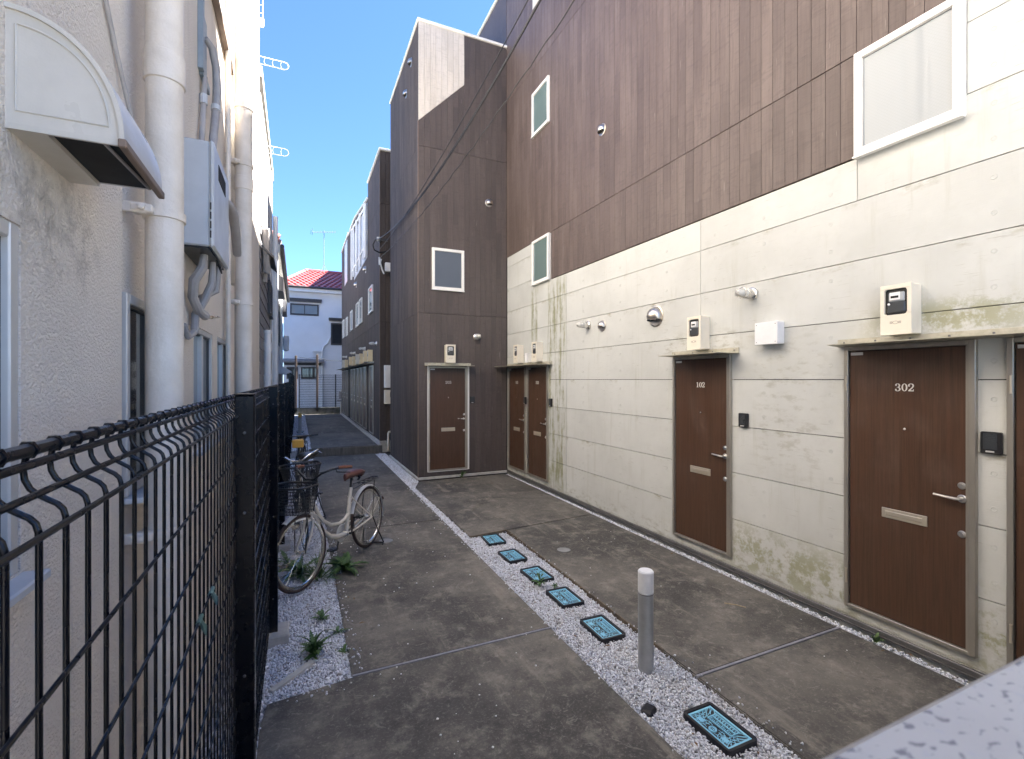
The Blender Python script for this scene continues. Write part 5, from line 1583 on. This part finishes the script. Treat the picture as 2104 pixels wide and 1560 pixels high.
weed(.17, 4.06, -.02, 'small upright green weed in gravel below the bicycle wheel', ['broad', 'small'], 12, (.6, 1.0), .03, (.1, .9))
weed(.28, 3.80, -.02, 'tiny weed at the slab edge between two larger weeds', ['small', 'broad'], 8, (.5, .8), .02)
weed(.20, 4.93, -.02, 'spiky grass tuft with thin pale blades beside the front wheel', ['blade'], 46, (.8, 1.2), 0, (-.1, 1.0))
weed(.42, 4.98, .0, 'broad weed with lobed leaves spreading on to the slab', ['lobed', 'lobed', 'lobed', 'broad'], 44, (.8, 1.35), .02, (-.15, .5))
weed(.02, 5.05, -.02, 'dark leafy weed behind the spokes of the front wheel', ['broad', 'lobed', 'lobed'], 40, (.9, 1.35), .06, (-.1, .7))
weed(-.09, 5.35, -.02, 'leafy weed at the fence foot behind the bicycles', ['broad', 'lobed'], 18, (.7, 1.1), .05)
weed(.30, 3.52, -.02, 'tiny sprig at the slab corner beside the dense clump', ['small'], 7, (.5, .8), .02)
weed(2.04, 3.88, -.02, 'slender weed sprouting at the near edge of a blue cover', ['small', 'broad'], 16, (.5, .9), .14, (-.2, .7))
weed(2.17, 3.84, -.02, 'low weed tuft at the right corner of the blue cover', ['small'], 8, (.5, .9), .02)
weed(2.90, 8.80, .0, 'weed at the foot of door 203', ['broad', 'lobed'], 14, (.6, 1.0), .03, (.0, .8))
weed(3.83, 2.06, -.02, 'bright green sprout in the gravel line under door 302', ['pale', 'pale', 'small'], 12, (.5, .9), .03, (.2, 1.0))

lit = G()
for _ in range(46):
    x, y = rnd.choice([(rnd.uniform(3.70, 3.86), rnd.uniform(1.5, 8.5)), (rnd.uniform(.3, .5), rnd.uniform(3.4, 6)), (rnd.uniform(1.76, 2.4), rnd.uniform(1.5, 5.4)), (rnd.uniform(2.1, 3.7), rnd.uniform(7.8, 8.7))])
    a = rnd.uniform(0, 6.28); L_ = rnd.uniform(.012, .028); c_, s_ = math.cos(a), math.sin(a); h = rnd.uniform(.002, .008)
    lit.add([(x - L_ * c_, y - L_ * s_, .003), (x - .4 * L_ * s_, y + .4 * L_ * c_, .003 + h), (x + L_ * c_, y + L_ * s_, .004), (x + .4 * L_ * s_, y - .4 * L_ * c_, .003 + h)], [(0, 1, 2, 3)])
tag(mk('leaf_litter', lit, plain('dead_leaf', (.22, .13, .06), (.13, .08, .04), rough=.8), smooth=False, fix=False), 'tiny dead leaves blown along the edges of the slabs', 'leaf litter', kind='stuff')

# ------------------------------------------------------------------ overhead cables
def sag(a, b, s, n=24, wob=0.0):
    a, b = Vector(a), Vector(b); out = []
    for i in range(n + 1):
        f_ = i / n; p = a.lerp(b, f_); p.z -= s * 4 * f_ * (1 - f_)
        if wob: p += Vector((wob * math.sin(i * 1.9), 0, wob * math.cos(i * 1.9)))
        out.append(p)
    return out
A0 = Vector((1.93, 12.93, 5.62)); A1 = Vector((2.20, 2.4, 5.55))
for d0, d1, r_, s, lab in (((0, 0, 0), (.0, 0, .40), .009, .55, 'thick black cable of the bundle crossing above the yard, lowest strand'),
                           ((0, 0, -.02), (.06, 0, .52), .007, .52, 'black cable of the bundle crossing above the yard, middle strand'),
                           ((0.02, 0, -.30), (-.04, 0, .50), .0065, .30, 'dark cable running just above the bundle over the yard')):
    tag(mk('overhead_cable', G().tube(sag(A0 + Vector(d0), A1 + Vector(d1), s), r_, 8), M['cable']), lab, 'cable', 'overhead cables')
tag(mk('overhead_cable', G().tube(sag((1.97, 12.9, 5.12), (2.09, 3.2, 5.05), .22, 60, .006), .006, 6), M['cable']), 'thin twisted cable hanging apart below the black bundle', 'cable', 'overhead cables')
t = thing('cable_anchor', 'white insulator with looped black cables at the corner of the far terrace', 'insulator', (2.0, 13.0, 5.62), world=True)
mk('insulator', G().lathe([(.03, -.06), (.06, -.04), (.03, -.02), (.06, 0), (.03, .02), (.05, .05)], 12, (1.95, 12.93, 5.62)), M['ceramic'], t)
mk('loop', G().tube([(1.95, 12.93, 5.60), (1.86, 12.9, 5.58), (1.80, 12.92, 5.45), (1.84, 12.95, 5.33), (1.98, 12.97, 5.28), (2.15, 12.97, 5.32)], .018, 8), M['cable'], t)
mk('strap', G().box(1.94, 2.2, 12.96, 13.0, 5.60, 5.66), M['sash_dark'], t)
t = thing('cable_anchor', 'small white cable box with hooks below the insulator', 'insulator', (2.1, 13.0, 4.9), world=True)
mk('box', G().box(2.12, 2.26, 12.88, 13.0, 4.78, 5.02, .01), M['boxwhite'], t)
mk('hook', G().tube([(2.02, 12.9, 5.10), (2.0, 12.93, 5.0), (2.04, 12.95, 4.85), (2.1, 12.97, 4.72)], .02, 8).tube([(1.98, 12.95, 5.15), (1.98, 12.95, 4.95)], .025, 8), M['ceramic'], t)
mk('loop', G().tube([(2.04, 12.95, 5.0), (2.10, 12.9, 4.75), (2.22, 12.9, 4.66), (2.26, 12.95, 4.78)], .014, 8), M['cable'], t)

# ------------------------------------------------------------------ parapet the camera looks over
pt = G().box(-.12, 3.86, -.16, .0675, -.05, 1.82, .004)
tag(mk('parapet_wall', pt, M['parapet']), 'blurred white speckled stone parapet top in the lower right corner', 'wall')
